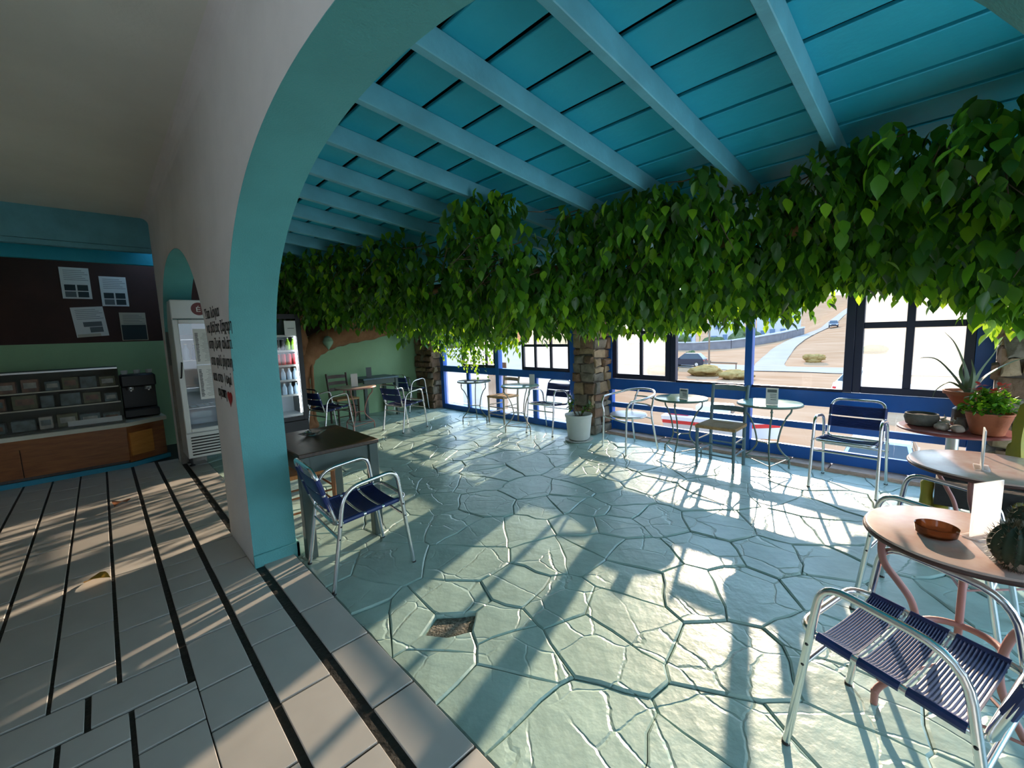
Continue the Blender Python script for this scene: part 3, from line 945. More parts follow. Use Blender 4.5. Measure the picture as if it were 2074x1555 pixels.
def make_armchair():
    t = thing('armchair', 'x', 'chair', group='aluminium armchairs with navy straps')
    for s in (-1, 1):
        x = 0.232 * s
        mb = MB()
        mb.tube(rounded([(x * 1.03, 0.265, 0.0), (x, 0.185, 0.655), (x, -0.15, 0.615), (x * 1.03, -0.255, 0.0)], [0, 0.075, 0.11, 0], 6), RT, 10)
        o = mb.build('side_frame', M['alu'], t, 60)
        for yy in (0.265, -0.255):
            fo = MB(); fo.tube([(x * 1.03, yy, 0), (x * 1.03, yy, 0.012)], RT + 0.0015, 8)
            fo.build('foot_cap', M['rubber'], o)
        for yy, zz in ((0.213, 0.425), (0.222, 0.345), (-0.185, 0.40), (-0.198, 0.325)):
            rv = MB(); rv.ball((x + s * RT, yy, zz), 0.006, 8, 5)
            rv.build('rivet', M['black'], o)
    # seat loop
    sl = rounded([(0.205, -0.20, 0.405), (0.205, 0.26, 0.45), (-0.205, 0.26, 0.45), (-0.205, -0.20, 0.405)], [0.05, 0.075, 0.075, 0.05], 6, closed=True)
    mb = MB(); mb.tube(sl, RT, 10, closed=True); mb.build('seat_frame', M['alu'], t, 60)
    a = math.atan2(0.045, 0.46)
    def on_seat(mb): mb.v = [(p[0], p[1] * math.cos(a) - p[2] * math.sin(a), 0.4265 + p[1] * math.sin(a) + p[2] * math.cos(a)) for p in mb.v]; return mb
    for y0, y1 in ((-0.160, -0.035), (-0.018, 0.085), (0.102, 0.200)):
        on_seat(strap_band(y0, y1, 0.205, 13, 0.014)).build('seat_strap', M['navy'], t, 25)
    for yy in (-0.0265, 0.0935):
        for xx0, xx1 in ((-0.2, 0.2),):
            mb = MB()
            P = [(xx0 + (xx1 - xx0) * k / 6, yy, -0.016 * (1 - (-1 + 2 * k / 6) ** 2) - 0.002) for k in range(7)]
            mb.tube(P, 0.008, 6, flat=0.35)
            on_seat(mb).build('seat_slat', M['alu_dull'], t, 60)
    # back loop leaning to the rear
    bz, by = Vector((0, -0.36, 1.0)).normalized(), None
    def on_back(p): return (p[0], -0.195 - 0.30 * (p[2] - 0.405) , p[2])
    bl = rounded([on_back((0.205, 0, 0.405)), on_back((0.198, 0, 0.755)), on_back((-0.198, 0, 0.755)), on_back((-0.205, 0, 0.405))], [0.04, 0.08, 0.08, 0.04], 6, closed=True)
    mb = MB(); mb.tube(bl, RT, 10, closed=True); mb.build('back_frame', M['alu'], t, 60)
    for z0, z1 in ((0.500, 0.594), (0.606, 0.700)):
        mb = strap_band(z0, z1, 0.200, 9, 0.012)
        mb.v = [on_back((p[0], 0, p[1]))[:1] + (on_back((p[0], 0, p[1]))[1] + p[2], p[1] + 0.3 * p[2]) for p in mb.v]
        mb.build('back_strap', M['navy'], t, 25)
    for y, z in ((0.222, 0.345), (-0.198, 0.325)):
        mb = MB(); mb.tube([(-0.232, y, z), (0.232, y, z)], 0.009, 8); mb.build('stretcher', M['alu'], t, 60)
    return t
chair0 = make_armchair()
first = [True]
def armchair(x, y, face, label):
    """face: direction the sitter would look, degrees from +X"""
    o = chair0 if first[0] else copy_tree(chair0)
    first[0] = False
    o.location = (x, y, 0.0)
    o.rotation_euler = (0, 0, math.radians(face - 90))
    o['label'] = label
    return o
armchair(2.665, -1.105, -93, 'aluminium armchair with navy straps standing before the dark square wooden table')
armchair(0.585, -4.80, 88, 'navy strapped aluminium armchair with its back to the open blue window railings')
armchair(0.010, -1.790, -14, 'aluminium armchair in the right foreground, ribbed navy seat cords lit by sun')
armchair(-0.025, -2.885, -9, 'aluminium armchair mostly hidden behind the nearer pink round table')
armchair(6.78, -2.50, -79, 'aluminium armchair with navy back beside the black drinks fridge')
armchair(6.16, -3.47, -79, 'aluminium armchair right of the round table by the green wall')
armchair(7.64, -4.47, -80, 'aluminium armchair tucked in the back corner beside the stone pillar')
armchair(4.16, -4.77, 95, 'aluminium armchair with dark back straps just left of the white plant pot')

# round-backed aluminium tub chair
t = thing('tub_chair', 'silver aluminium tub chair with rounded back and no cushion by the wide window', 'chair', (2.77, -4.68, 0), math.radians(66 - 90))
for s in (-1, 1):
    mb = MB()
    mb.tube(smooth_path([(0.255 * s, 0.215, 0.0), (0.245 * s, 0.20, 0.42), (0.27 * s, 0.21, 0.56), (0.29 * s, 0.17, 0.645)], 5), 0.0125, 8)
    mb.build('front_leg', M['alu'], t, 60)
    mb = MB()
    mb.tube(smooth_path([(0.235 * s, -0.27, 0.0), (0.20 * s, -0.20, 0.42), (0.175 * s, -0.235, 0.60), (0.16 * s, -0.275, 0.72)], 5), 0.0125, 8)
    mb.build('rear_leg', M['alu'], t, 60)
mb = MB(); mb.tube(smooth_path([(0.29, 0.17, 0.645), (0.305, 0.0, 0.665), (0.26, -0.18, 0.70), (0.13, -0.28, 0.725), (0, -0.305, 0.73), (-0.13, -0.28, 0.725), (-0.26, -0.18, 0.70), (-0.305, 0, 0.665), (-0.29, 0.17, 0.645)], 6), 0.014, 10)
mb.build('arm_rail', M['alu'], t, 60)
for z in (0.53, 0.63):
    mb = MB(); mb.tube(smooth_path([(0.185, -0.235, z), (0.0, -0.275, z + 0.005), (-0.185, -0.235, z)], 6), 0.010, 8, flat=0.4); mb.build('back_slat', M['alu'], t, 60)
mb = MB(); mb.lathe([(0.0, 0.0), (0.20, 0.0), (0.222, 0.008), (0.225, 0.018), (0.21, 0.022), (0.0, 0.014)], 28, (0, 0, 0.425), sy=0.98, closed=False); mb.build('seat', M['alu_dull'], t, 30)
mb = MB(); mb.tube([(0.222 * math.cos(a), 0.218 * math.sin(a), 0.425) for a in [2 * math.pi * k / 28 for k in range(28)]], 0.011, 8, closed=True); mb.build('seat_ring', M['alu'], t, 60)
for y0, y1, x0, x1 in ((0.205, 0.205, -0.24, 0.24), (-0.215, -0.215, -0.20, 0.20)):
    mb = MB(); mb.tube([(x0, y0, 0.39), (x1, y1, 0.39)], 0.009, 8); mb.build('stretcher', M['alu'], t, 60)

# taverna chairs of turned wood with rush seats
def taverna(x, y, face, label, wood, rush, slats=2, h=0.86, group=None):
    t = thing('taverna_chair', label, 'chair', (x, y, 0), math.radians(face - 90), group)
    for s in (-1, 1):
        mb = MB(); mb.tube([(0.185 * s, 0.175, 0), (0.185 * s, 0.175, 0.452)], [0.015, 0.019], 8); mb.build('front_leg', wood, t, 50)
        mb = MB(); mb.tube(smooth_path([(0.172 * s, -0.175, 0), (0.172 * s, -0.172, 0.45), (0.175 * s, -0.20, 0.66), (0.178 * s, -0.235, h)], 3), 0.018, 8); mb.build('back_post', wood, t, 50)
        for z in (0.17, 0.30):
            mb = MB(); mb.tube([(0.183 * s, 0.175, z), (0.174 * s, -0.174, z)], 0.009, 6); mb.build('rung', wood, t, 50)
    for z in (0.15, 0.27):
        mb = MB(); mb.tube([(-0.185, 0.175, z), (0.185, 0.175, z)], 0.009, 6); mb.build('rung', wood, t, 50)
    mb = MB(); mb.tube([(-0.172, -0.174, 0.22), (0.172, -0.174, 0.22)], 0.009, 6); mb.build('rung', wood, t, 50)
    for k in range(slats):
        z = 0.595 + k * (0.225 / max(1, slats - 1) if slats > 1 else 0)
        yb = -0.198 - (z - 0.62) * 0.15
        vs = []
        mb = MB()
        n = 8
        for zz, dy in ((z - 0.026, 0), (z + 0.026, 0)):
            for d in (-0.006, 0.006):
                for i in range(n + 1):
                    q = -1 + 2 * i / n
                    vs.append((0.172 * q, yb - 0.022 * (1 - q * q) + d, zz + 0.008 * (1 - q * q) * (1 if zz > z else 0)))
        m_ = n + 1
        fs = []
        for i in range(n):
            A, B, C, D = i, m_ + i, 2 * m_ + i, 3 * m_ + i
            fs += [(A, A + 1, B + 1, B)[::-1], (C, C + 1, D + 1, D), (A, A + 1, C + 1, C), (B + 1, B, D, D + 1)]
        mb.add(vs, fs)
        mb.build('back_slat', wood, t, 50)
    # rush seat: four woven triangles meeting in the middle, slightly domed edges
    mb = MB()
    hx, yf, yr = 0.195, 0.195, -0.175
    ring = [(-hx, yr, 0.452), (hx, yr, 0.452), (hx * 1.03, yf, 0.452), (-hx * 1.03, yf, 0.452)]
    vs, fs = [], []
    N = 7
    lev = []
    for q in range(N + 1):
        k = 1 - q / N
        zz = 0.452 + 0.012 * math.sin(math.pi * min(1, (1 - k) * 1.4 + 0.18)) + (0.0025 if q % 2 else 0)
        lev.append([(p[0] * k, (p[1] - 0.01) * k + 0.01, zz) for p in ring])
    for L in lev: vs += L
    for q in range(N):
        for i in range(4):
            j = (i + 1) % 4
            fs.append((q * 4 + i, q * 4 + j, q * 4 + 4 + j, q * 4 + 4 + i))
    o = len(vs)
    vs += [(p[0], p[1], 0.428) for p in ring]
    for i in range(4):
        j = (i + 1) % 4
        fs.append((o + i, o + j, j, i))
    fs.append((o + 3, o + 2, o + 1, o))
    mb.add(vs, fs)
    mb.build('seat', rush, t, 20)
    return t
taverna(1.655, -4.685, 90, 'grey blue wooden chair with rush seat between the two window tables', M['grey_blue_wood'], M['rush'])
taverna(5.235, -4.83, 91, 'pale wooden chair with brown rush seat before the back corner window', M['pale_wood'], M['rush'], 3)
taverna(7.46, -3.02, 182, 'dark brown wooden chair behind the round table at the green wall', M['dark_wood'], M['rush'], 3, 0.885)
taverna(3.66, -1.09, 178, 'orange brown wooden chair with rush seat pushed under the square table', M['brown_wood'], M['rush_orange'], 1, 0.70)

# ------------------------------------------------------------------ tables
def bistro(x, y, r, label, top, iron, rim=None, z=0.72, rot=0.0, style='hub', group=None, lr=0.0085):
    t = thing('bistro_table', label, 'table', (x, y, 0), math.radians(rot), group)
    mb = MB(); mb.lathe([(r - 0.012, z - 0.018), (r - 0.002, z - 0.014), (r, z - 0.006), (r - 0.003, z - 0.001), (r - 0.008, z), (0.0, z)], 48, closed=False)
    mb.add([((r - 0.012) * math.cos(2 * math.pi * k / 48), (r - 0.012) * math.sin(2 * math.pi * k / 48), z - 0.018) for k in range(48)], [tuple(range(47, -1, -1))])
    mb.build('tabletop', top, t, 30)
    mb = MB(); mb.tube([((r - 0.004) * math.cos(2 * math.pi * k / 48), (r - 0.004) * math.sin(2 * math.pi * k / 48), z - 0.016) for k in range(48)], 0.009, 8, closed=True)
    mb.build('rim', rim or iron, t, 60)
    feet = []
    for k in range(3):
        a = 2 * math.pi * k / 3
        c, s_ = math.cos(a), math.sin(a)
        R_ = r * 0.83
        if style == 'ring':
            prof = [(R_ * 1.05, z - 0.02), (R_ * 1.05, z - 0.085), (R_ * 0.98, z - 0.14), (R_ * 0.80, z - 0.20), (R_ * 0.60, z - 0.28), (R_ * 0.50, z - 0.40),
                    (R_ * 0.56, z - 0.50), (R_ * 0.80, z - 0.60), (R_ * 0.98, z - 0.66), (R_ * 1.0, 0.0)]
        else:
            prof = [(R_, z - 0.02), (R_, z - 0.11), (R_ * 0.80, z - 0.17), (R_ * 0.58, z - 0.28), (R_ * 0.45, z - 0.42), (R_ * 0.50, z - 0.48),
                    (R_ * 0.72, z - 0.55), (R_ * 0.95, z - 0.60), (R_, z - 0.635), (R_, 0.0)]
        P = smooth_path([(q[0] * c, q[0] * s_, q[1]) for q in prof], 5)
        mb = MB(); mb.tube(P, lr, 8); mb.ball((R_ * c, R_ * s_, 0.05), 0.014, 8, 6); mb.ball((R_ * (1.05 if style == 'ring' else 1) * c, R_ * (1.05 if style == 'ring' else 1) * s_, z - 0.06), 0.013, 8, 6)
        mb.build('leg', iron, t, 60)
        feet.append((R_ * c, R_ * s_))
    if style == 'ring':
        rr = r * 0.83 * 0.5 - 0.004
        mb = MB(); mb.tube([(rr * math.cos(2 * math.pi * k / 32), rr * math.sin(2 * math.pi * k / 32), z - 0.40) for k in range(32)], lr, 8, closed=True); mb.build('ring', iron, t, 60)
    else:
        mb = MB()
        for k in range(3):
            a = 2 * math.pi * k / 3
            mb.tube([(0, 0, z - 0.425), (r * 0.83 * 0.45 * math.cos(a), r * 0.83 * 0.45 * math.sin(a), z - 0.425)], 0.007, 6)
        mb.build('hub_brace', iron, t, 60)
    for k in range(3):
        a, b = feet[k], feet[(k + 1) % 3]
        mb = MB(); mb.tube([(a[0] * 0.98, a[1] * 0.98, 0.105), (b[0] * 0.98, b[1] * 0.98, 0.105)], 0.006, 6); mb.build('stretcher', iron, t, 60)
    return t
bistro(6.72, -2.93, 0.315, 'round pinkish table with curved legs before the green wall', M['pink_top'], M['pink_iron'], rot=20)
bistro(5.60, -4.50, 0.28, 'round glass table on thin legs in front of the brown panel outside the corner window', M['clear'], M['iron_green'], rot=75)
bistro(4.47, -4.47, 0.285, 'round green rimmed table left of the armchair with dark straps', M['mint_top'], M['steel_leg'], rot=50)
bistro(2.12, -4.72, 0.285, 'round dark green table beside the silver tub chair', M['green_top'], M['iron_green'], z=0.70, rot=100)
bistro(1.25, -4.83, 0.29, 'round mint table with curved iron legs right of the grey blue chair', M['mint_top'], M['iron_green'], z=0.71, rot=110)
bistro(-0.085, -2.155, 0.285, 'nearest round pink table holding the amber ashtray', M['pink_top'], M['pink_iron'], M['rust_rim'], rot=28, style='ring', lr=0.0125)
bistro(-0.185, -3.30, 0.32, 'round pink table beyond the nearer pink one, with a thin white menu stand', M['pink_top'], M['pink_iron'], M['rust_rim'], rot=75, style='ring', lr=0.011)

# red round table of plants on a metal column
pt = thing('plant_table', 'round red table on a metal column, crowded with potted plants', 'table', (-0.05, -4.30, 0))
mb = MB(); mb.lathe([(0.0, 0.70), (0.285, 0.70), (0.30, 0.706), (0.30, 0.716), (0.292, 0.722), (0.0, 0.722)], 48, closed=False); mb.build('tabletop', M['red_top'], pt, 30)
mb = MB(); mb.lathe([(0.034, 0.02), (0.034, 0.69), (0.075, 0.70)], 20); mb.build('column', M['alu_dull'], pt, 40)
mb = MB(); mb.lathe([(0.19, 0.0), (0.195, 0.008), (0.12, 0.022), (0.045, 0.035)], 28); mb.build('base', M['alu_dull'], pt, 30)

# dark round stool whose tan rim just enters the frame at the bottom
st = thing('round_stool', 'dark round stool with a tan rim, cut off by the bottom edge of the photo', 'stool', (0.112, -0.62, TT))
mb = MB(); mb.lathe([(0.0, 0.585), (0.125, 0.585), (0.135, 0.592), (0.135, 0.605), (0.0, 0.612)], 32, closed=False); mb.build('seat', M['trough'], st, 30)
mb = MB(); mb.tube([(0.136 * math.cos(2 * math.pi * k / 32), 0.136 * math.sin(2 * math.pi * k / 32), 0.606) for k in range(32)], 0.009, 8, closed=True); mb.build('rim', M['counter_orange'], st, 60)
for k in range(4):
    a = math.pi / 4 + k * math.pi / 2
    mb = MB(); mb.tube([(0.15 * math.cos(a), 0.15 * math.sin(a), 0), (0.10 * math.cos(a), 0.10 * math.sin(a), 0.585)], 0.011, 8); mb.build('leg', M['black'], st, 60)

# dark square wooden table by the pier
wt = thing('wooden_table', 'dark square wooden table with grey green legs beside the teal pier', 'table', (3.36, -1.15, 0))
mb = MB(); mb.box(-0.405, 0.405, -0.285, 0.285, 0.715, 0.745, bev=0.005); mb.build('tabletop', M['dark_wood'], wt)
for y in (-0.245, 0.245):
    mb = MB(); mb.box(-0.33, 0.33, y - 0.012, y + 0.012, 0.595, 0.715, bev=0.002); mb.build('apron', M['dark_green_wood'], wt)
for x in (-0.36, 0.36):
    mb = MB(); mb.box(x - 0.012, x + 0.012, -0.215, 0.215, 0.595, 0.715, bev=0.002); mb.build('apron', M['dark_green_wood'], wt)
    for y in (-0.245, 0.245):
        mb = MB(); mb.box(x - 0.034, x + 0.034, y - 0.034, y + 0.034, 0, 0.715, bev=0.004); mb.build('leg', M['dark_green_wood'], wt)

# dark table against the green wall
dt = thing('side_table', 'dark blue grey table standing against the green wall', 'table', (7.68, -3.74, 0))
mb = MB(); mb.box(-0.28, 0.29, -0.36, 0.36, 0.725, 0.755, bev=0.005); mb.build('tabletop', M['grey_blue_wood'], dt)
for x in (-0.24, 0.25):
    mb = MB(); mb.box(x - 0.01, x + 0.01, -0.29, 0.29, 0.63, 0.725, bev=0.002); mb.build('apron', M['dark_green_wood'], dt)
    for y in (-0.315, 0.315):
        mb = MB(); mb.box(x - 0.028, x + 0.028, y - 0.028, y + 0.028, 0, 0.725, bev=0.003); mb.build('leg', M['dark_green_wood'], dt)

# ------------------------------------------------------------------ things on the tables
def menu_stand(x, y, z, rz, w, h, label, m=None, lines=True, base=True):
    t = thing('menu_stand', label, 'menu stand', (x, y, z), math.radians(rz))
    if base:
        mb = MB(); mb.box(-w / 2, w / 2, -0.028, 0.028, 0, 0.004, bev=0.001); mb.build('foot', M['acrylic'], t)
    mb = MB(); mb.box(-w / 2, w / 2, -0.003, 0.003, 0.004, h, bev=0.001); mb.build('sheet', m or M['paper'], t)
    if lines:
        mb = MB()
        for fz in (0.62, 0.52, 0.42, 0.3):
            for s in (-1, 1):
                mb.box(-w * 0.36, w * (0.05 + 0.2 * fz), s * 0.0032 - 0.0004, s * 0.0032 + 0.0004, h * fz, h * fz + 0.006)
        for s in (-1, 1):
            mb.box(-w * 0.38, w * 0.38, s * 0.0032 - 0.0004, s * 0.0032 + 0.0004, h * 0.74, h * 0.92)
        mb.build('print', M['paper_grey'], t)
    return t
menu_stand(1.19, -4.68, 0.712, 8, 0.105, 0.165, 'tall printed menu stand on the mint table by the window post')
menu_stand(2.04, -4.62, 0.702, -5, 0.10, 0.115, 'low printed menu card on the dark green table')
menu_stand(4.36, -4.62, 0.722, 20, 0.085, 0.15, 'small menu stand on the green rimmed table by the corner window', lines=False)
menu_stand(6.68, -2.90, 0.722, 72, 0.105, 0.21, 'plain white menu stand on the round table by the green wall', lines=False)
menu_stand(7.62, -3.60, 0.757, 80, 0.10, 0.19, 'dark menu stand on the table against the green wall', m=M['paper_grey'], lines=False)
menu_stand(-0.125, -2.20, 0.722, 58, 0.135, 0.20, 'frosted menu stand beside the amber ashtray on the nearest pink table', m=M['acrylic'], lines=False)
ms = menu_stand(-0.150, -3.22, 0.722, 91, 0.12, 0.205, 'thin white menu stand seen edge on, standing on the farther pink table', lines=False)

at = thing('ashtray', 'amber glass ashtray on the nearest pink table', 'ashtray', (-0.005, -2.105, 0.721))
mb = MB(); mb.lathe([(0.048, 0.0), (0.056, 0.006), (0.060, 0.034), (0.056, 0.036), (0.049, 0.014), (0.0, 0.011)], 32, closed=False)
mb.add([(0.048 * math.cos(2 * math.pi * k / 32), 0.048 * math.sin(2 * math.pi * k / 32), 0) for k in range(32)], [tuple(range(31, -1, -1))])
mb.build('bowl', M['amber'], at, 40)
at = thing('ashtray', 'clear star shaped glass ashtray on the dark square table', 'ashtray', (3.50, -1.15, 0.746))
N = 40
def star(r0, k): return [(r0 * (1 + k * max(0, math.cos(4 * 2 * math.pi * i / N)) ** 4), 2 * math.pi * i / N) for i in range(N)]
vs, fs = [], []
prof = [(0.050, 0.0, 0.0), (0.062, 0.010, 0.3), (0.066, 0.028, 0.75), (0.058, 0.030, 0.55), (0.045, 0.010, 0.0), (0.004, 0.008, 0.0)]
for r0, z, k in prof:
    vs += [(r * math.cos(a), r * math.sin(a), z) for r, a in star(r0, k)]
for i in range(len(prof) - 1):
    for k in range(N):
        l = (k + 1) % N
        fs.append((i * N + k, i * N + l, (i + 1) * N + l, (i + 1) * N + k))
fs.append(tuple(range(N - 1, -1, -1)))
mb = MB(); mb.add(vs, fs); mb.build('bowl', M['clear'], at, 40)

# ------------------------------------------------------------------ plants and pots
LEAFS = []
def leaf_mesh(name, L, W, m, fold=0.25, droop=0.18):
    """ovate leaf with a drip tip: base at origin, hanging along -Z, facing +Y"""
    st = [(0.0, 0.02), (0.12, 0.55), (0.32, 1.0), (0.55, 0.86), (0.76, 0.48), (0.90, 0.14), (1.0, 0.0)]
    vs, fs = [], []
    for t, w in st:
        hw = w * W / 2
        y = droop * L * math.sin(t * 2.2) * 0.4
        z = -t * L
        vs += [(-hw, y + fold * hw, z), (0, y, z), (hw, y + fold * hw, z)]
    for i in range(len(st) - 1):
        a = i * 3
        fs += [(a, a + 1, a + 4, a + 3), (a + 1, a + 2, a + 5, a + 4)]
    mb = MB(); mb.add(vs, fs)
    return mb

wp = thing('potted_plant', 'white round plant pot on a saucer at the foot of the stone pillar', 'plant', (3.50, -4.62, 0))
mb = MB(); mb.lathe([(0.13, 0.02), (0.15, 0.05), (0.178, 0.33), (0.186, 0.335), (0.187, 0.365), (0.176, 0.368), (0.168, 0.345), (0.165, 0.31), (0.0, 0.31)], 36, closed=False)
mb.add([(0.13 * math.cos(2 * math.pi * k / 36), 0.13 * math.sin(2 * math.pi * k / 36), 0.02) for k in range(36)], [tuple(range(35, -1, -1))])
mb.build('pot', M['white_pot'], wp, 40)
mb = MB(); mb.lathe([(0.15, 0.0), (0.185, 0.004), (0.20, 0.024), (0.192, 0.024), (0.17, 0.012), (0.0, 0.010)], 36); mb.build('saucer', M['white_pot'], wp, 40)
mb = MB(); mb.lathe([(0.166, 0.312), (0.12, 0.322), (0.0, 0.325)], 24, closed=False); mb.build('soil', M['soil'], wp, 40)
rp = random.Random(21)
stems = [[(0.02, 0.03, 0.32), (0.05, 0.05, 0.42), (0.09, 0.06, 0.50)], [(-0.03, 0, 0.32), (-0.08, 0.03, 0.40), (-0.13, 0.02, 0.44)], [(0.0, -0.05, 0.32), (-0.10, -0.02, 0.43), (-0.20, 0.0, 0.50)], [(-0.02, -0.02, 0.32), (0.03, 0.02, 0.46), (0.10, 0.05, 0.60)], [(0.04, -0.03, 0.32), (0.10, -0.02, 0.40), (0.12, 0.02, 0.46)]]
for st in stems:
    mb = MB(); mb.tube(smooth_path(st, 3), 0.006, 6); o = mb.build('stem', M['twig'], wp, 60)
    for k in range(13):
        lm = leaf_mesh('succulent_leaf', rp.uniform(0.06, 0.11), 0.036, M['leaf_mid'], 0.2, 0.1)
        q = Matrix.Translation(Vector(st[-1]).lerp(Vector(st[1]), rp.random() * 0.5)) @ Matrix.Rotation(rp.uniform(0, 6.28), 4, 'Z') @ Matrix.Rotation(rp.uniform(0.9, 2.6), 4, 'X')
        lm.v = [tuple(q @ Vector(p)) for p in lm.v]
        lm.build('leaf', rp.choice([M['aloe'], M['leaf_mid'], M['leaf_dark']]), o)

def pot(x, y, z, prof, label, name='flowerpot', m=None):
    t = thing(name, label, 'plant', (x, y, z))
    mb = MB(); mb.lathe(prof, 32, closed=False)
    r0, z0 = prof[0]
    mb.add([(r0 * math.cos(2 * math.pi * k / 32), r0 * math.sin(2 * math.pi * k / 32), z0) for k in range(32)], [tuple(range(31, -1, -1))])
    mb.build('pot', m or M['terracotta'], t, 40)
    return t
def blade(path, w0, m, parent, name='leaf', thick=0.008):
    """a fleshy tapering strap leaf along path"""
    P = smooth_path(path, 5)
    n = len(P)
    vs, fs = [], []
    for i, p in enumerate(P):
        t = i / (n - 1)
        d = (P[min(n - 1, i + 1)] - P[max(0, i - 1)]).normalized()
        s = d.cross(Vector((0, 0, 1)))
        s = s.normalized() if s.length > 1e-3 else Vector((1, 0, 0))
        u = s.cross(d)
        w = w0 * (1 - t ** 1.6) * 0.5 + 0.0008
        th = thick * (1 - t) + 0.001
        vs += [p - s * w + u * th * 0.6, p - u * th, p + s * w + u * th * 0.6, p + u * th * 0.3]
    for i in range(n - 1):
        for k in range(4):
            l = (k + 1) % 4
            fs.append((i * 4 + k, i * 4 + l, i * 4 + 4 + l, i * 4 + 4 + k))
    fs.append((3, 2, 1, 0))
    mb = MB(); mb.add(vs, fs); return mb.build(name, m, parent, 40)
ZP = 0.724
al = pot(-0.105, -4.40, ZP + 0.145, [(0.055, 0), (0.062, 0.004), (0.112, 0.085), (0.126, 0.090), (0.128, 0.112), (0.118, 0.114), (0.108, 0.092), (0.0, 0.088)], 'aloe with long arching leaves in a terracotta bowl pot', 'potted_aloe')
mb = MB(); mb.lathe([(0.075, -0.143), (0.070, -0.02), (0.052, -0.004)], 20); mb.build('pot_foot', M['dark_wood'], al, 40)
mb = MB(); mb.lathe([(0.107, 0.092), (0.06, 0.104), (0.0, 0.106)], 20, closed=False); mb.build('soil', M['soil'], al, 40)
for path, w in [([(0.0, 0, 0.10), (0.03, -0.03, 0.30), (0.10, -0.05, 0.50), (0.17, -0.06, 0.60)], 0.042),
                ([(0.01, 0.01, 0.10), (0.10, 0.0, 0.25), (0.20, 0.0, 0.37), (0.29, 0.01, 0.385), (0.335, 0.02, 0.36)], 0.045),
                ([(-0.02, 0, 0.10), (-0.06, 0.02, 0.28), (-0.12, 0.03, 0.42), (-0.16, 0.03, 0.52)], 0.042),
                ([(-0.02, -0.02, 0.10), (-0.10, -0.06, 0.24), (-0.24, -0.08, 0.36), (-0.36, -0.08, 0.40)], 0.042),
                ([(0.0, 0.03, 0.10), (0.06, 0.08, 0.16), (0.12, 0.11, 0.19), (0.19, 0.11, 0.12), (0.21, 0.11, 0.04)], 0.034),
                ([(-0.01, 0.02, 0.10), (-0.02, 0.05, 0.26), (0.0, 0.08, 0.38)], 0.036),
                ([(0.0, -0.02, 0.10), (0.05, -0.07, 0.24), (0.04, -0.12, 0.36)], 0.036)]:
    blade([(p[0] * 0.84, p[1] * 0.84, 0.10 + (p[2] - 0.10) * 0.86) for p in path], w * 0.92, M['aloe'], al)
gp = pot(-0.205, -4.17, ZP, [(0.070, 0), (0.078, 0.004), (0.112, 0.135), (0.117, 0.138), (0.117, 0.150), (0.108, 0.150), (0.104, 0.128), (0.0, 0.125)], 'red flowering geranium bush in a plain terracotta pot', 'potted_geranium')
mb = MB(); mb.lathe([(0.104, 0.128), (0.05, 0.138), (0.0, 0.14)], 20, closed=False); mb.build('soil', M['soil'], gp, 40)
rg = random.Random(4)
fol = MB()
for k in range(420):
    a, e = rg.uniform(0, 6.283), rg.uniform(-0.2, 1.5)
    d = rg.uniform(0.05, 0.14)
    c = Vector((math.cos(a) * math.cos(e) * d * 1.05, math.sin(a) * math.cos(e) * d * 1.05, 0.17 + math.sin(e) * d * 0.95))
    lm = leaf_mesh('l', rg.uniform(0.03, 0.05), rg.uniform(0.018, 0.03), None, 0.3, 0.2)
    q = Matrix.Translation(c) @ Matrix.Rotation(rg.uniform(0, 6.28), 4, 'Z') @ Matrix.Rotation(rg.uniform(0.4, 2.6), 4, 'X')
    fol.add([tuple(q @ Vector(p)) for p in lm.v], lm.f, rg.choice((0, 1, 1, 2)))
o = fol.build('foliage', [M['leaf_dark'], M['leaf_mid'], M['leaf_light']], gp, 180); o['kind'] = 'stuff'
for fx, fy, fz, n in ((0.045, 0.02, 0.325, 9), (-0.02, 0.06, 0.29, 12), (-0.05, 0.0, 0.32, 9), (0.075, 0.07, 0.30, 7)):
    mb = MB()
    for k in range(n):
        a, e = rg.uniform(0, 6.283), rg.uniform(-0.3, 1.2)
        q = Matrix.Translation((fx + 0.018 * math.cos(a), fy + 0.018 * math.sin(a), fz + 0.01 * e)) @ Matrix.Rotation(a, 4, 'Z') @ Matrix.Rotation(1.2 + e, 4, 'X')
        lm = leaf_mesh('p', 0.032, 0.026, None, 0.1, 0.1)
        mb.add([tuple(q @ Vector(p)) for p in lm.v], lm.f)
    o = mb.build('flower_head', M['flower'], gp, 180)
    mb = MB(); mb.tube([(fx * 0.5, fy * 0.5, 0.14), (fx, fy, fz)], 0.0025, 5); mb.build('flower_stalk', M['leaf_mid'], gp, 60)
sb = pot(0.118, -4.30, ZP, [(0.070, 0), (0.085, 0.008), (0.098, 0.055), (0.092, 0.085), (0.083, 0.087), (0.080, 0.07), (0.0, 0.066)], 'dark grey stone bowl at the left edge of the red plant table', 'stone_bowl', M['grey_stone'])
sb['category'] = 'bowl'
mb = MB(); mb.lathe([(0.080, 0.068), (0.04, 0.076), (0.0, 0.078)], 20, closed=False); mb.build('soil', M['soil'], sb, 40)
def pebble(x, y, z, r, label, seed, m):
    mb = MB()
    mb.ball((0, 0, r[2]), r, 14, 9, fn=lambda th, ph: 1 + 0.20 * noise.noise(Vector((math.cos(th) * 1.5, math.sin(th) * 1.5, ph + seed))))
    o = mb.build('stone', m, None, 40); o.location = (x, y, z - 0.004); o.rotation_euler = (0, 0, seed)
    return tag(o, label, 'stone')
pebble(0.005, -4.17, ZP, (0.058, 0.036, 0.026), 'flat pale stone left of the small one on the red plant table', 0.7, M['pale_stone'])
pebble(-0.068, -4.135, ZP, (0.040, 0.034, 0.028), 'chunky pale stone nearest the terracotta geranium pot', 2.2, M['pale_stone'])
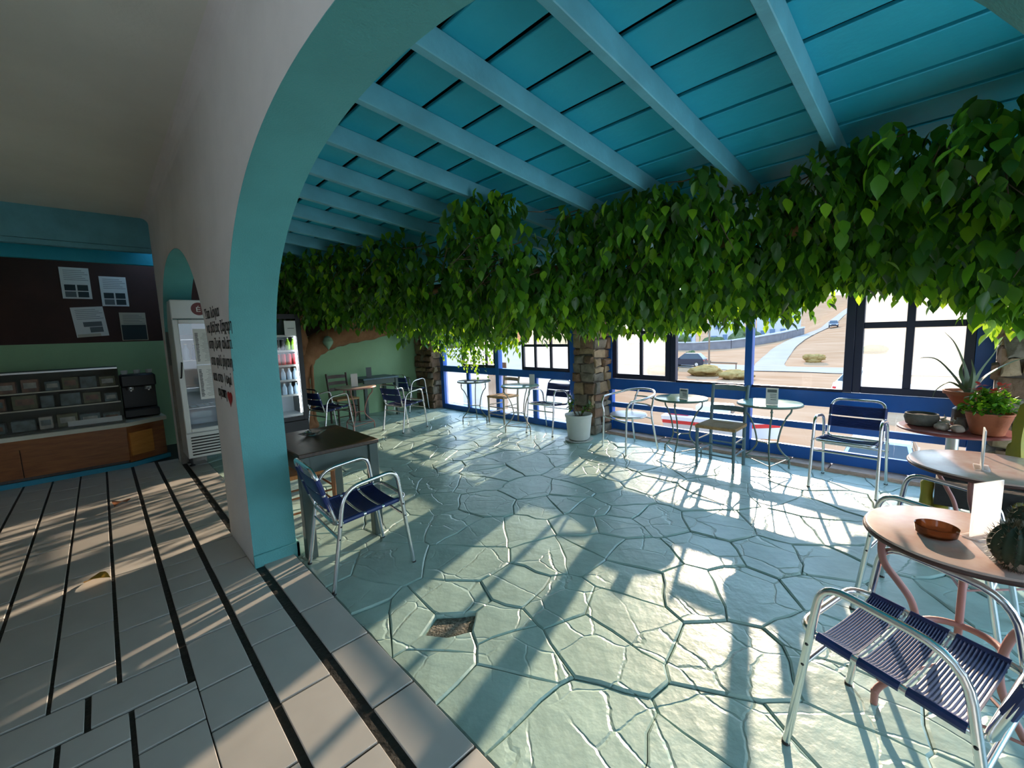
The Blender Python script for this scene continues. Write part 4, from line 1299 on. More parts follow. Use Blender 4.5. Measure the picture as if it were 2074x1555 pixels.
def shell(x, y, z, rz, label, s):
    mb = MB()
    P = []
    rad = []
    for i in range(34):
        t = i / 33
        a = t * 4.2 * math.pi
        q = (1 - t) ** 1.2
        P.append((0.020 * s * q * math.cos(a), 0.020 * s * q * math.sin(a), 0.022 * s + 0.060 * s * t))
        rad.append(max(0.0015, 0.017 * s * q))
    mb.tube(P, rad, 8)
    o = mb.build('seashell', M['paper_cream'], None, 60); o.location = (x, y, z); o.rotation_euler = (0.0, 0, rz)
    return tag(o, label, 'shell')
shell(0.00, -4.28, ZP, 0.4, 'pale spiral seashell standing right of the grey stone bowl', 1.15)
shell(-0.045, -4.29, ZP, 2.0, 'smaller spiral seashell under the aloe bowl', 0.95)
jr = thing('jar', 'small dark stoneware jar in the middle of the plant table', 'jar', (-0.085, -4.235, ZP))
mb = MB(); mb.lathe([(0.028, 0), (0.036, 0.01), (0.038, 0.05), (0.026, 0.066), (0.024, 0.08), (0.028, 0.084), (0.022, 0.084), (0.020, 0.07)], 20); mb.build('body', M['grey_stone'], jr, 40)

# spiny cactus in a shallow tan bowl on the right rim of the nearest pink table
def cactus_ball(mb_body, mb_sp, c, r, ribs=13, ns=10):
    mb_body.ball(c, (r, r, r * 1.05), ribs * 4, 14, fn=lambda th, ph: 1 + 0.055 * math.cos(th * ribs))
    for k in range(ribs):
        th = 2 * math.pi * k / ribs
        for j in range(ns):
            ph = -1.1 + 2.5 * j / (ns - 1)
            d = Vector((math.cos(ph) * math.cos(th), math.cos(ph) * math.sin(th), math.sin(ph) * 1.05))
            b = Vector(c) + d * r * 1.04
            for (u, v) in ((0.5, 0.2), (-0.5, 0.2), (0, 0.6), (0, -0.5)):
                tng = Vector((-math.sin(th), math.cos(th), 0))
                upv = d.cross(tng)
                tip = b + (d + tng * u + upv * v).normalized() * r * 0.34
                w = tng * r * 0.032
                mb_sp.add([tuple(b - w), tuple(b + w), tuple(tip)], [(0, 1, 2)])
ca = thing('potted_cactus', 'pair of dark spiny ball cacti in a tan bowl on the nearest pink table', 'plant', (-0.195, -1.985, 0.7225))
mb = MB(); mb.lathe([(0.04, 0), (0.05, 0.003), (0.066, 0.030), (0.069, 0.034), (0.062, 0.034), (0.058, 0.026), (0.0, 0.024)], 28); mb.build('bowl', M['pale_stone'], ca, 40)
for c, r in (((0.012, 0.02, 0.072), 0.062), ((-0.015, -0.075, 0.125), 0.046)):
    b1, b2 = MB(), MB()
    cactus_ball(b1, b2, c, r)
    o = b1.build('cactus_ball', M['cactus'], ca, 60)
    o2 = b2.build('spines', M['spine'], o, 180); o2['kind'] = 'stuff'

# tall yellow-green columnar cactus in the corner, and the black trough on yellow stumps
yc = thing('columnar_cactus', 'tall yellow green columnar cactus at the right edge before the stone pillar', 'plant', (-0.375, -4.02, 0))
mb = MB(); mb.lathe([(0.10, 0), (0.11, 0.01), (0.14, 0.22), (0.145, 0.24), (0.13, 0.24), (0.125, 0.22), (0, 0.21)], 24, closed=False); mb.build('pot', M['grey_stone'], yc, 40)
def column_cactus(path, r, parent):
    P = smooth_path(path, 8)
    n = len(P)
    mb = MB()
    vs, fs = [], []
    K = 16
    for i, p in enumerate(P):
        t = i / (n - 1)
        q = r * (1 + 0.10 * math.sin(i * 1.1)) * (1 if t < 0.9 else max(0.12, math.sqrt(max(0.0, 1 - ((t - 0.9) / 0.1) ** 2))))
        for k in range(K):
            a = 2 * math.pi * k / K
            m_ = q * (1.0 if k % 4 else 1.28)
            vs.append((p.x + m_ * math.cos(a), p.y + m_ * math.sin(a), p.z))
    for i in range(n - 1):
        for k in range(K):
            l = (k + 1) % K
            fs.append((i * K + k, i * K + l, (i + 1) * K + l, (i + 1) * K + k))
    fs.append(tuple((n - 1) * K + k for k in range(K)))
    mb.add(vs, fs)
    return mb.build('stem', M['yellow_cactus'], parent, 50)
column_cactus([(0.03, 0.02, 0.2), (0.025, 0.02, 0.5), (0.04, 0.015, 0.75), (0.02, 0.0, 0.985)], 0.030, yc)
column_cactus([(-0.05, -0.03, 0.2), (-0.05, -0.03, 0.6), (-0.06, -0.02, 0.9)], 0.030, yc)
column_cactus([(0.045, -0.055, 0.2), (0.05, -0.06, 0.5), (0.055, -0.055, 0.72)], 0.026, yc)
tr = thing('planter', 'black trough of dark gravel on yellow stumps behind the pink tables', 'planter', (-0.185, -3.80, 0))
mb = MB(); mb.box(-0.22, 0.20, -0.10, 0.10, 0.33, 0.345); mb.box(-0.22, 0.20, -0.10, -0.085, 0.345, 0.47); mb.box(-0.22, 0.20, 0.085, 0.10, 0.345, 0.47); mb.box(-0.22, -0.205, -0.085, 0.085, 0.345, 0.47); mb.box(0.185, 0.20, -0.085, 0.085, 0.345, 0.47)
mb.build('trough', M['trough'], tr)
mb = MB(); mb.box(-0.205, 0.185, -0.085, 0.085, 0.345, 0.455); mb.build('gravel', M['soil'], tr)
for x, y, k in ((0.235, 0.03, 1.55), (0.185, -0.03, 1.09), (0.165, 0.055, 1.09), (-0.15, 0.135, 1.45), (-0.17, -0.03, 1.09)):
    mb = MB(); mb.lathe([(0.034, 0), (0.029, 0.08 * k), (0.037, 0.16 * k), (0.029, 0.24 * k), (0.034, 0.285 * k), (0.018, 0.302 * k)], 14, (x, y, 0)); mb.build('stump', M['yellow_cactus'], tr, 60)

# fallen leaves on the tiles
def fallen(x, y, rz, L, W, m, label):
    lm = leaf_mesh('fallen_leaf', L, W, m, 0.35, 0.5)
    q = Matrix.Rotation(math.radians(90), 4, 'X')
    lm.v = [tuple(q @ Vector(p)) for p in lm.v]
    z0 = min(p[2] for p in lm.v)
    lm.v = [(p[0], p[1], p[2] - z0) for p in lm.v]
    o = lm.build('fallen_leaf', m, None, 180); o.location = (x, y, TT + 0.001); o.rotation_euler = (0, 0, rz)
    return tag(o, label, 'leaf')
fallen(3.70, 0.225, 2.4, 0.17, 0.105, M['yellow_leaf'], 'yellow dry leaf lying on the cream tiles')
fallen(5.36, -0.03, 1.2, 0.24, 0.13, M['brown_leaf'], 'reddish brown dry leaf on the tiles near the counter')

# ------------------------------------------------------------------ white upright fridge in the second arch (door faces -X)
f1 = thing('display_fridge', 'white upright glass door fridge with price lists, standing in the small arch', 'fridge', (6.30, -0.92, 0))
def fb(name, m, x0, x1, y0, y1, z0, z1, parent=None, bev=0.004):
    mb = MB(); mb.box(x0, x1, y0, y1, z0, z1, bev=bev)
    return mb.build(name, m, parent or f1)
xf = -0.25
ORD = ['first', 'second', 'third', 'fourth', 'fifth', 'sixth', 'seventh', 'eighth', 'ninth', 'tenth', 'eleventh']
body = fb('cabinet', M['white_enamel'], xf + 0.03, 0.24, -0.31, -0.295, 0.17, 1.99)
fb('side_panel', M['white_enamel'], xf + 0.03, 0.24, 0.295, 0.31, 0.17, 1.99)
fb('back_panel', M['inner_white'], 0.225, 0.24, -0.295, 0.295, 0.17, 1.99)
fb('top_panel', M['white_enamel'], xf + 0.03, 0.24, -0.295, 0.295, 1.965, 1.99)
fb('floor_panel', M['inner_white'], xf + 0.04, 0.225, -0.295, 0.295, 0.46, 0.50)
hd = fb('header', M['white_enamel'], xf + 0.005, xf + 0.05, -0.312, 0.312, 1.785, 1.995, bev=0.01)
dr = bpy.data.objects.new('door', None); COL.objects.link(dr); dr.parent = f1
fb('door_frame', M['white_enamel'], xf, xf + 0.04, 0.255, 0.312, 0.475, 1.775, dr, 0.008)
fb('door_frame', M['white_enamel'], xf, xf + 0.04, -0.312, -0.255, 0.475, 1.775, dr, 0.008)
fb('door_frame', M['white_enamel'], xf, xf + 0.04, -0.255, 0.255, 1.73, 1.775, dr, 0.006)
fb('door_frame', M['white_enamel'], xf, xf + 0.04, -0.255, 0.255, 0.475, 0.52, dr, 0.006)
fb('glass', M['glass'], xf + 0.015, xf + 0.02, -0.255, 0.255, 0.52, 1.73, dr, 0)
mb = MB(); mb.tube(rounded([(xf, 0.295, 1.12), (xf - 0.03, 0.29, 1.12), (xf - 0.03, 0.27, 1.29), (xf, 0.27, 1.29)], 0.012, 3), 0.008, 6); mb.build('handle', M['black'], dr, 50)
for z0, z1 in ((1.26, 1.668), (0.85, 1.247)):
    pl = fb('price_list', M['paper'], xf + 0.010, xf + 0.0145, -0.09, 0.13, z0, z1, f1, 0)
    mb = MB()
    rr = random.Random(int(z0 * 100))
    n = 21
    for k in range(n):
        z = z1 - 0.055 - k * (z1 - z0 - 0.075) / n
        mb.box(xf + 0.0085, xf + 0.0098, 0.095 - rr.uniform(0.0, 0.012), 0.118, z, z + 0.008)
        mb.box(xf + 0.0088, xf + 0.0098, -0.075, 0.075 - rr.uniform(0, 0.05), z + 0.002, z + 0.0045)
    mb.build('list_print', M['ink'], pl)
gr = fb('grille', M['white_enamel'], xf + 0.012, xf + 0.05, -0.312, 0.312, 0.175, 0.465, bev=0.006)
for k in range(7):
    z = 0.205 + k * 0.034
    fb('slot', M['ink'], xf + 0.006, xf + 0.014, -0.27, 0.27, z, z + 0.015, gr, 0.002)
for z in (0.75, 0.99, 1.307, 1.548):
    mb = MB()
    for k in range(9): mb.tube([(xf + 0.05, -0.28 + 0.07 * k, z), (0.2, -0.28 + 0.07 * k, z)], 0.003, 4)
    mb.tube([(xf + 0.05, -0.29, z), (xf + 0.05, 0.29, z)], 0.006, 6)
    mb.tube([(0.2, -0.29, z), (0.2, 0.29, z)], 0.005, 6)
    mb.build('shelf', M['alu_dull'], f1, 60)
for x in (0.02, 0.2):
    for y in (-0.26, 0.26):
        mb = MB(); mb.lathe([(0.03, 0), (0.03, 0.012), (0.012, 0.02), (0.012, 0.17)], 12, (x, y, TT)); mb.build('foot', M['black'], f1, 50)
mb = MB(); mb.lathe([(0.072, 0), (0.072, 0.003)], 28)
q = Matrix.Rotation(math.radians(-90), 4, 'Y')
mb.v = [tuple(q @ Vector(p)) for p in mb.v]
em = mb.build('emblem', M['maroon'], hd); em.location = (xf + 0.006, 0.052, 1.895)
put_text('emblem_letter', 'É', M['paper'], (xf + 0.0015, 0.075, 1.862), (0, -1, 0), (0, 0, 1), 0.04, 0.055, hd, bold=0.0006)

def bottle(name, x, y, z, r, h, m, label, cap=None, group=None):
    t = thing(name, label, 'bottle' if name == 'bottle' else 'can', (x, y, z), 0, group)
    mb = MB()
    if name == 'can':
        mb.lathe([(r * 0.82, 0), (r, 0.008), (r, h - 0.012), (r * 0.80, h)], 14)
        mb.build('body', m, t, 40)
        mb = MB(); mb.lathe([(r * 0.78, h), (r * 0.78, h + 0.002)], 14); mb.build('lid', M['alu'], t, 40)
    else:
        mb.lathe([(r * 0.9, 0), (r, 0.01), (r, h * 0.62), (r * 0.45, h * 0.80), (r * 0.36, h * 0.93)], 14)
        mb.build('body', m, t, 40)
        mb = MB(); mb.lathe([(r * 0.42, h * 0.93), (r * 0.42, h)], 12); mb.build('cap', cap or M['white_enamel'], t, 40)
    return t
for k in range(5):
    bottle('bottle', 6.20, -0.72 - 0.082 * k, 1.312, 0.032, 0.19, M['can_blue'] if k % 3 else M['water'],
           'slim bottle on the upper shelf of the white fridge, %s from the left' % ORD[k], group='bottles in the white fridge')

# ------------------------------------------------------------------ black drinks fridge on the terrace (door faces -X)
f2 = thing('drinks_fridge', 'black glass door drinks fridge with lit shelves of cans behind the teal pier', 'fridge', (6.50, -1.785, 0))
def b2(name, m, x0, x1, y0, y1, z0, z1, parent=None, bev=0.003):
    mb = MB(); mb.box(x0, x1, y0, y1, z0, z1, bev=bev)
    return mb.build(name, m, parent or f2)
b2('side_panel', M['black'], 0.03, 0.60, -0.318, -0.295, 0.06, 1.87)
b2('side_panel', M['black'], 0.03, 0.60, 0.295, 0.318, 0.06, 1.87)
b2('back_panel', M['inner_white'], 0.56, 0.60, -0.295, 0.295, 0.30, 1.87)
b2('top_panel', M['black'], 0.03, 0.60, -0.295, 0.295, 1.82, 1.87)
b2('plinth', M['black'], 0.01, 0.60, -0.315, 0.315, 0.05, 0.34)
d2 = bpy.data.objects.new('door', None); COL.objects.link(d2); d2.parent = f2
b2('door_frame', M['black'], 0.0, 0.03, -0.318, -0.250, 0.35, 1.87, d2)
b2('door_frame', M['black'], 0.0, 0.03, 0.250, 0.318, 0.35, 1.87, d2)
b2('door_frame', M['black'], 0.0, 0.03, -0.25, 0.25, 1.80, 1.87, d2)
b2('door_frame', M['black'], 0.0, 0.03, -0.25, 0.25, 0.35, 0.40, d2)
b2('glass', M['glass'], 0.012, 0.016, -0.25, 0.25, 0.40, 1.80, d2, 0)
b2('notice', M['paper'], 0.005, 0.008, -0.255, -0.10, 1.57, 1.775, f2, 0)
b2('notice_print', M['paper_grey'], 0.0035, 0.005, -0.225, -0.14, 1.665, 1.672, f2, 0)
b2('led_strip', M['led'], 0.045, 0.06, -0.248, -0.226, 0.45, 1.55, f2, 0.002)
b2('led_strip', M['led'], 0.045, 0.06, 0.226, 0.248, 0.45, 1.55, f2, 0.002)
for z in (0.42, 0.719, 0.933, 1.145, 1.354, 1.566):
    b2('shelf', M['inner_white'], 0.07, 0.55, -0.29, 0.29, z - 0.008, z, f2, 0.001)
    b2('shelf_edge', M['white_enamel'], 0.06, 0.07, -0.29, 0.29, z - 0.016, z + 0.012, f2, 0.001)
for k in range(4):
    for j in range(1):
        y = -1.785 - 0.235 + 0.074 * k
        x = 6.63 + 0.1 * j
        if k >= 2: bottle('can', x, y, 1.3545, 0.031, 0.16, M['can_black'], 'tall black can, %s of the pair on the top stocked shelf of the drinks fridge' % ('right' if k == 2 else 'left'), group='black cans in the drinks fridge')
        else: bottle('bottle', x, y, 1.3545, 0.031, 0.185, M['can_green'], 'lime green bottle, %s of the pair on the top stocked shelf of the drinks fridge' % ('right' if k == 0 else 'left'), group='green bottles in the drinks fridge')
for k in range(6):
    for j in range(1):
        bottle('can', 6.63 + 0.1 * j, -1.785 - 0.235 + 0.074 * k, 1.1455, 0.032, 0.165, M['can_red'], 'red can on the second stocked fridge shelf, %s from the right' % ORD[k], group='red cans in the drinks fridge')
for z, n in ((0.9335, 6), (0.7195, 6)):
    for k in range(n):
        bottle('bottle', 6.64, -1.785 - 0.225 + 0.08 * k, z, 0.034, 0.17, M['water'], 'clear water bottle on the %s water shelf of the drinks fridge, %s from the right' % ('upper' if z > 0.8 else 'lower', ORD[k]), group='water bottles in the drinks fridge')

# ------------------------------------------------------------------ bar counter with glass display case
ct = thing('bar_counter', 'long wooden bar counter with cream edge and glass display case', 'counter', (6.88, 0, TT))
zc = 0.57 - TT
yA, yB = -0.13, 3.3
def fpanel(name, m, P, z0, z1, th=0.03, parent=None, bev=0):
    """vertical slab standing along the plan segment P[0]-P[1], in counter space"""
    a, b = Vector((P[0][0], P[0][1], 0)), Vector((P[1][0], P[1][1], 0))
    d = (b - a).normalized(); n = Vector((d.y, -d.x, 0))
    pts = []
    for z in (z0, z1):
        pts += [a + Vector((0, 0, z)), b + Vector((0, 0, z)), b + n * th + Vector((0, 0, z)), a + n * th + Vector((0, 0, z))]
    mb = MB(); mb.hexa([tuple(p) for p in pts])
    return mb.build(name, m, parent or ct)
# carcass: long front, then an angled end towards the wall
yy = yA
k = 0
while yy < yB:
    w = 0.86
    y2 = min(yB, yy + w)
    fpanel('front_panel', M['counter_wood'], ((0, yy + 0.004), (0, y2 - 0.004)), 0.09, 0.50)
    yy = y2; k += 1
fpanel('top_rail', M['counter_wood'], ((-0.006, yA), (-0.006, yB)), 0.40, zc - 0.03, 0.02)
fpanel('end_panel', M['counter_wood'], ((0.24, -0.50), (0, yA)), 0.06, zc - 0.03)
o = fpanel('orange_panel', M['counter_orange'], ((0.145, -0.36), (0.008, yA - 0.012)), 0.14, 0.42, 0.045)
o.location = (-0.018, -0.012, 0)
o['label'] = 'orange square panel on the angled corner'
mb = MB(); mb.prism([(0.03, yB), (0.75, yB), (0.75, -0.50), (0.26, -0.50), (0.03, yA)], 0.03, zc - 0.05); mb.build('carcass', M['dark_wood'], ct)
mb = MB(); mb.prism([(-0.012, yB), (0.0, yB), (0.02, yB), (0.02, yA), (0.25, -0.50), (0.22, -0.53), (-0.012, yA - 0.006)], 0.0, 0.055)
mb.build('skirting', M['cyan_skirting'], ct)
mb = MB(); mb.prism([(-0.035, yB), (0.75, yB), (0.75, -0.50), (0.22, -0.535), (-0.035, yA - 0.015)], zc - 0.035, zc + 0.01); mb.build('worktop', M['cream_edge'], ct)
# glass case
cs = bpy.data.objects.new('display_case', None); COL.objects.link(cs); cs.parent = ct
zt = 1.22
def cb(name, m, x0, x1, y0, y1, z0, z1, bev=0.002, parent=None):
    mb = MB(); mb.box(x0, x1, y0, y1, z0, z1, bev=bev); return mb.build(name, m, parent or cs)
cb('back_panel', M['case_dark'], 0.62, 0.64, yA, yB, zc + 0.01, zt)
cb('base_tray', M['case_dark'], 0.03, 0.62, yA, yB, zc + 0.01, zc + 0.03)
cb('top_rail', M['alu_dull'], 0.20, 0.235, yA, yB, zt - 0.02, zt)
cb('case_top', M['case_dark'], 0.235, 0.64, yA, yB, zt - 0.015, zt)
mb = MB(); mb.hexa([(0.02, yA, zc + 0.012), (0.026, yA, zc + 0.012), (0.026, yB, zc + 0.012), (0.02, yB, zc + 0.012), (0.205, yA, zt - 0.02), (0.211, yA, zt - 0.02), (0.211, yB, zt - 0.02), (0.205, yB, zt - 0.02)])
mb.build('front_glass', M['glass'], cs)
mb = MB(); mb.prism([(0.026, zc + 0.012), (0.62, zc + 0.012), (0.62, zt), (0.21, zt)], -0.003, 0.003, M4=Matrix(((1, 0, 0, 0), (0, 0, 1, yA), (0, 1, 0, 0), (0, 0, 0, 1)))); mb.build('side_glass', M['glass'], cs)
for z in (0.80, 0.985):
    cb('glass_shelf', M['clear'], 0.20 if z > 0.9 else 0.14, 0.60, yA + 0.01, yB, z, z + 0.006, 0)
    cb('shelf_edge', M['cream_edge'], 0.185 if z > 0.9 else 0.125, 0.20 if z > 0.9 else 0.14, yA + 0.01, yB, z - 0.004, z + 0.010, 0.001)
rb = random.Random(9)
mats4 = [M['box_a'], M['box_b'], M['box_c'], M['box_d'], M['box_b'], M['box_a']]
n = 0
for z, xb_, names in ((0.991, 0.30, 'upper shelf'), (0.806, 0.26, 'lower shelf'), (zc + 0.032, 0.17, 'base')):
    y = yA + 0.03
    bi = 0
    while y < 1.25:
        w, h, d = rb.uniform(0.10, 0.19), rb.uniform(0.10, 0.155), rb.uniform(0.10, 0.14)
        mb = MB(); mb.box(-d / 2, d / 2, -w / 2, w / 2, 0, h, bev=0.004)
        m = rb.choice(mats4)
        t = mb.build('food_box', m, None)
        t.location = (6.88 + xb_ + d / 2, y + w / 2, z + TT)
        tag(t, 'dim food box on the %s of the glass display case, %s from the right' % (names, ORD[bi]), 'box', 'food boxes on the %s of the display case' % names)
        mb = MB(); mb.box(-d / 2 - 0.001, -d / 2, -w * 0.36, w * 0.36, h * 0.3, h * 0.75); mb.build('box_print', rb.choice([M['box_d'], M['box_c'], M['box_b']]), t)
        y += w + rb.uniform(0.012, 0.05)
        bi += 1
tg = MB(); tg.box(-0.002, 0.002, -0.23, 0.23, 0.0, 0.06); t = tg.build('white_tray', M['white_enamel']); t.location = (7.0, 0.12, zc + 0.032 + TT)
tag(t, 'long white tray front in the lower right corner of the display case', 'tray')
# things on top of the bar end
t = thing('espresso_machine', 'black espresso machine on the bar end beside the glass case', 'machine', (7.32, -0.33, zc + 0.01 + TT))
mb = MB(); mb.box(-0.17, 0.20, -0.155, 0.19, 0.02, 0.12, bev=0.01); mb.build('base', M['black'], t)
mb = MB(); mb.box(0.0, 0.20, -0.15, 0.185, 0.12, 0.40, bev=0.01); mb.build('back', M['black'], t)
mb = MB(); mb.box(-0.15, 0.20, -0.155, 0.19, 0.40, 0.56, bev=0.02); mb.build('head', M['black'], t)
for y in (-0.07, 0.1):
    mb = MB(); mb.lathe([(0.035, 0.36), (0.035, 0.40)], 14, (-0.07, y, 0)); mb.tube([(-0.09, y, 0.375), (-0.2, y, 0.36)], 0.010, 6); mb.build('portafilter', M['alu_dull'], t, 40)
for y in (-0.12, 0.0, 0.12):
    mb = MB(); mb.lathe([(0.02, 0.56), (0.03, 0.565), (0.036, 0.61), (0.033, 0.61), (0.026, 0.57)], 12, (0.02, y + 0.015, 0)); o = mb.build('cup', M['white_enamel'], t, 40)

# notices pinned on the brown wall
def notice(y0, y1, z0, z1, tilt, label, pics, cream=False):
    cy, cz = (y0 + y1) / 2, (z0 + z1) / 2
    w, h = abs(y1 - y0), abs(z1 - z0)
    t = thing('notice_sheet', label, 'notice', (XB - 0.004, cy, cz))
    t.rotation_euler = (math.radians(tilt), 0, 0)
    mb = MB(); mb.box(-0.0015, 0.0015, -w / 2, w / 2, -h / 2, h / 2); mb.build('sheet', M['paper'] if not cream else M['paper_cream'], t)
    mb = MB()
    for k in range(6):
        z = h * (0.40 - 0.06 * k)
        if z < -h * 0.02: break
        mb.box(-0.0022, -0.0015, -w * (0.25 + 0.1 * (k % 3)) , w * 0.38, z, z + 0.005)
    mb.build('print_lines', M['paper_grey'], t)
    for (a, b, c, d, mk) in pics:
        mb = MB(); mb.box(-0.003, -0.0014, w * a, w * b, h * c, h * d); mb.build('picture', M[mk], t)
    return t
four = [(0.03, 0.40, -0.24, -0.05, 'paper_dark'), (-0.40, -0.03, -0.24, -0.05, 'paper_dark'), (0.03, 0.40, -0.45, -0.27, 'paper_grey'), (-0.40, -0.03, -0.45, -0.27, 'paper_dark')]
notice(-0.008, 0.265, 2.135, 2.533, 0, 'top left white notice with four small pictures on the dark brown wall', four)
notice(-0.364, -0.095, 2.045, 2.44, 0, 'top right white notice with four small pictures on the dark brown wall', four)
notice(-0.105, 0.205, 1.64, 2.03, -4, 'tilted white notice with a bright lower strip, bottom left on the brown wall', [(-0.36, 0.22, -0.16, 0.0, 'paper_grey'), (-0.36, 0.05, -0.36, -0.18, 'paper_grey'), (-0.25, 0.47, -0.50, -0.40, 'paper_cream')])
notice(-0.52, -0.245, 1.576, 1.96, 0, 'dark photographic notice at the bottom right beside the arcade wall', [(-0.47, 0.47, -0.48, 0.06, 'paper_dark')], True)
# clutter hung in the jamb of the small arch, left of the white fridge
JX = 6.575
def jamb(name, z0, z1, y0, y1, m, label, cat, th=0.012):
    mb = MB(); mb.box(-th, 0, y0, y1, z0, z1, bev=0.002)
    t = mb.build(name, m); t.location = (JX - 0.005, 0, 0)
    return tag(t, label, cat)
JX = 6.545
jamb('apron', 1.25, 1.68, -0.608, -0.583, M['paper_grey'], 'dark grey apron hanging in the arch jamb left of the white fridge', 'apron', 0.03)
jamb('pinned_slip', 1.70, 1.96, -0.72, -0.583, M['paper'], 'white slip pinned in the arch jamb above the dark apron', 'notice', 0.003)
jamb('switch_panel', 1.99, 2.12, -0.68, -0.583, M['black'], 'small black switch panel at the top of the arch jamb by the white fridge', 'switch', 0.02)

# ------------------------------------------------------------------ ficus trained under the roof
fi = thing('ficus_tree', 'large ficus trained along the windows under the turquoise roof', 'tree', (7.55, -2.42, 0))
org = Vector((7.55, -2.42, 0))
def limb(name, pts, rad, m=M['bark'], n=12):
    P = smooth_path([Vector(p) - org for p in pts], 7)
    k = len(P)
    rr = []
    for i in range(k):
        t = i / (k - 1) * (len(rad) - 1)
        a = min(int(t), len(rad) - 2)
        rr.append((rad[a] + (rad[a + 1] - rad[a]) * (t - a)) * (1 + 0.05 * math.sin(i * 1.7)))
    mb = MB(); mb.tube(P, rr, n)
    return mb.build(name, m, fi, 180)
limb('trunk', [(7.55, -2.40, 0.0), (7.55, -2.36, 0.4), (7.56, -2.37, 0.85), (7.55, -2.48, 1.22), (7.54, -2.74, 1.45), (7.53, -3.15, 1.575), (7.52, -3.70, 1.63), (7.45, -4.20, 1.70)], [0.19, 0.155, 0.145, 0.17, 0.195, 0.19, 0.16, 0.09])
limb('branch', [(7.55, -2.42, 1.1), (7.50, -2.40, 1.45), (7.40, -2.35, 1.85), (7.2, -2.3, 2.25)], [0.13, 0.12, 0.09, 0.05])
limb('branch', [(7.50, -3.80, 1.68), (6.8, -4.1, 1.95), (5.5, -4.2, 2.02), (4.0, -4.3, 2.05), (2.5, -4.3, 2.05), (1.0, -4.25, 2.05), (-0.8, -4.2, 2.05)], [0.11, 0.09, 0.08, 0.07, 0.06, 0.05, 0.03])
limb('branch', [(7.45, -3.2, 1.70), (6.7, -3.2, 2.0), (5.4, -3.35, 2.12), (4.0, -3.5, 2.14), (2.4, -3.6, 2.15), (0.8, -3.6, 2.15), (-0.6, -3.6, 2.15)], [0.09, 0.07, 0.06, 0.055, 0.05, 0.04, 0.02])
limb('aerial_root', [(7.44, -2.52, 1.1), (7.42, -2.50, 0.6), (7.43, -2.49, 0.0)], [0.03, 0.025, 0.03])

rf = random.Random(77)
def lerp(xs, x):
    for (a, va), (b, vb) in zip(xs[:-1], xs[1:]):
        if x <= b: return va + (vb - va) * max(0, (x - a) / (b - a))
    return xs[-1][1]
BOT = [(-1.1, 1.50), (-0.5, 1.54), (-0.15, 1.64), (0.05, 1.74), (0.4, 1.86), (0.75, 1.86), (1.1, 1.66), (1.7, 1.60), (2.3, 1.585), (3.0, 1.57), (3.6, 1.57), (4.0, 1.50), (4.6, 1.37), (5.2, 1.25), (5.8, 1.23), (6.5, 1.31), (7.2, 1.48), (8.0, 1.60)]
FRONT = [(-1.1, -2.75), (-0.1, -2.85), (0.06, -2.95), (0.14, -3.05), (0.5, -3.05), (0.66, -3.3), (1.04, -3.35), (1.12, -2.95), (1.3, -2.75), (1.55, -2.92), (1.8, -2.85), (2.1, -2.95), (2.36, -2.95), (2.45, -2.3), (2.62, -2.08), (2.9, -2.2), (3.3, -2.4), (3.6, -2.45), (3.85, -2.15), (4.9, -2.2), (5.4, -2.05), (5.7, -1.85), (7.0, -1.55), (8.0, -1.45)]
leaves = []
def add_twig(p0, d0, L, nl, droop, ls, light):
    """a drooping twig with alternate hanging leaves"""
    d = d0.normalized()
    p = p0.copy()
    st = L / nl
    for k in range(nl):
        d = (d + Vector((0, 0, -droop))).normalized()
        p = p + d * st
        if p.z > roof_z(p.y) + 0.05 or p.x > 7.93 or p.y < -4.99: continue
        t = k / nl
        a = rf.uniform(0, 6.283)
        out = Vector((math.cos(a), math.sin(a), 0))
        c = rf.random()
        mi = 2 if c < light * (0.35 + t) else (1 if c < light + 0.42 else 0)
        leaves.append((p + out * 0.012, a, rf.uniform(-0.15, 0.75), ls * rf.uniform(0.75, 1.2), mi))
def front_bot(x):
    return lerp(BOT, x) + (max(0.0, (1.74 + 0.12 * max(0.0, min(1.0, x - 6.3))) - lerp(BOT, x)) if x > 4.3 else max(0.0, 1.58 - lerp(BOT, x)) * max(0.0, (x - 3.8) / 0.5))
def surf(x, t):
    """front skin of the mass from the roof (t=0) to the hanging underside (t=1)"""
    yf = lerp(FRONT, x) + 0.22 * noise.noise(Vector((x * 1.9, 5.0, 0)))
    zt = roof_z(yf) - 0.02
    zb = front_bot(x) + 0.07 * noise.noise(Vector((x * 3.1, 0, 0)))
    b = 0.16 * noise.noise(Vector((x * 2.4, t * 3.0, 9.0)))
    if t < 0.62:
        u = t / 0.62
        return Vector((x, yf - 0.55 * u ** 1.5 + b + 0.08 * math.sin(u * 3.1), zt + (zb + 0.12 - zt) * u))
    u = (t - 0.62) / 0.38
    zb += (lerp(BOT, x) - front_bot(x)) * max(0.0, (u - 0.45) / 0.55)
    return Vector((x, yf - 0.55 - (4.75 + yf - 0.55) * u * 0.95, zb + 0.10 + 0.05 * noise.noise(Vector((x * 4, u * 4, 2)))))
for i in range(2300):
    x = rf.uniform(-1.0, 7.85) if i % 3 else rf.uniform(-1.0, 2.6)
    t = rf.random() ** 0.9
    p = surf(x, t)
    inward = Vector((0, -1, 0.15)) * rf.random() ** 1.5 * 0.35
    p = p + inward + Vector((0, 0, 0.10))
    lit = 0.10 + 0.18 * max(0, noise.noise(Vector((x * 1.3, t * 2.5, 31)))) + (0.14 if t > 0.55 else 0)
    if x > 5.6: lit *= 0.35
    d = Vector((rf.uniform(-0.6, 0.6), rf.uniform(-0.2, 0.8), rf.uniform(-0.6, 0.3)))
    add_twig(p, d, rf.uniform(0.18, 0.38), rf.randint(5, 9), rf.uniform(0.25, 0.5), 0.108, lit)
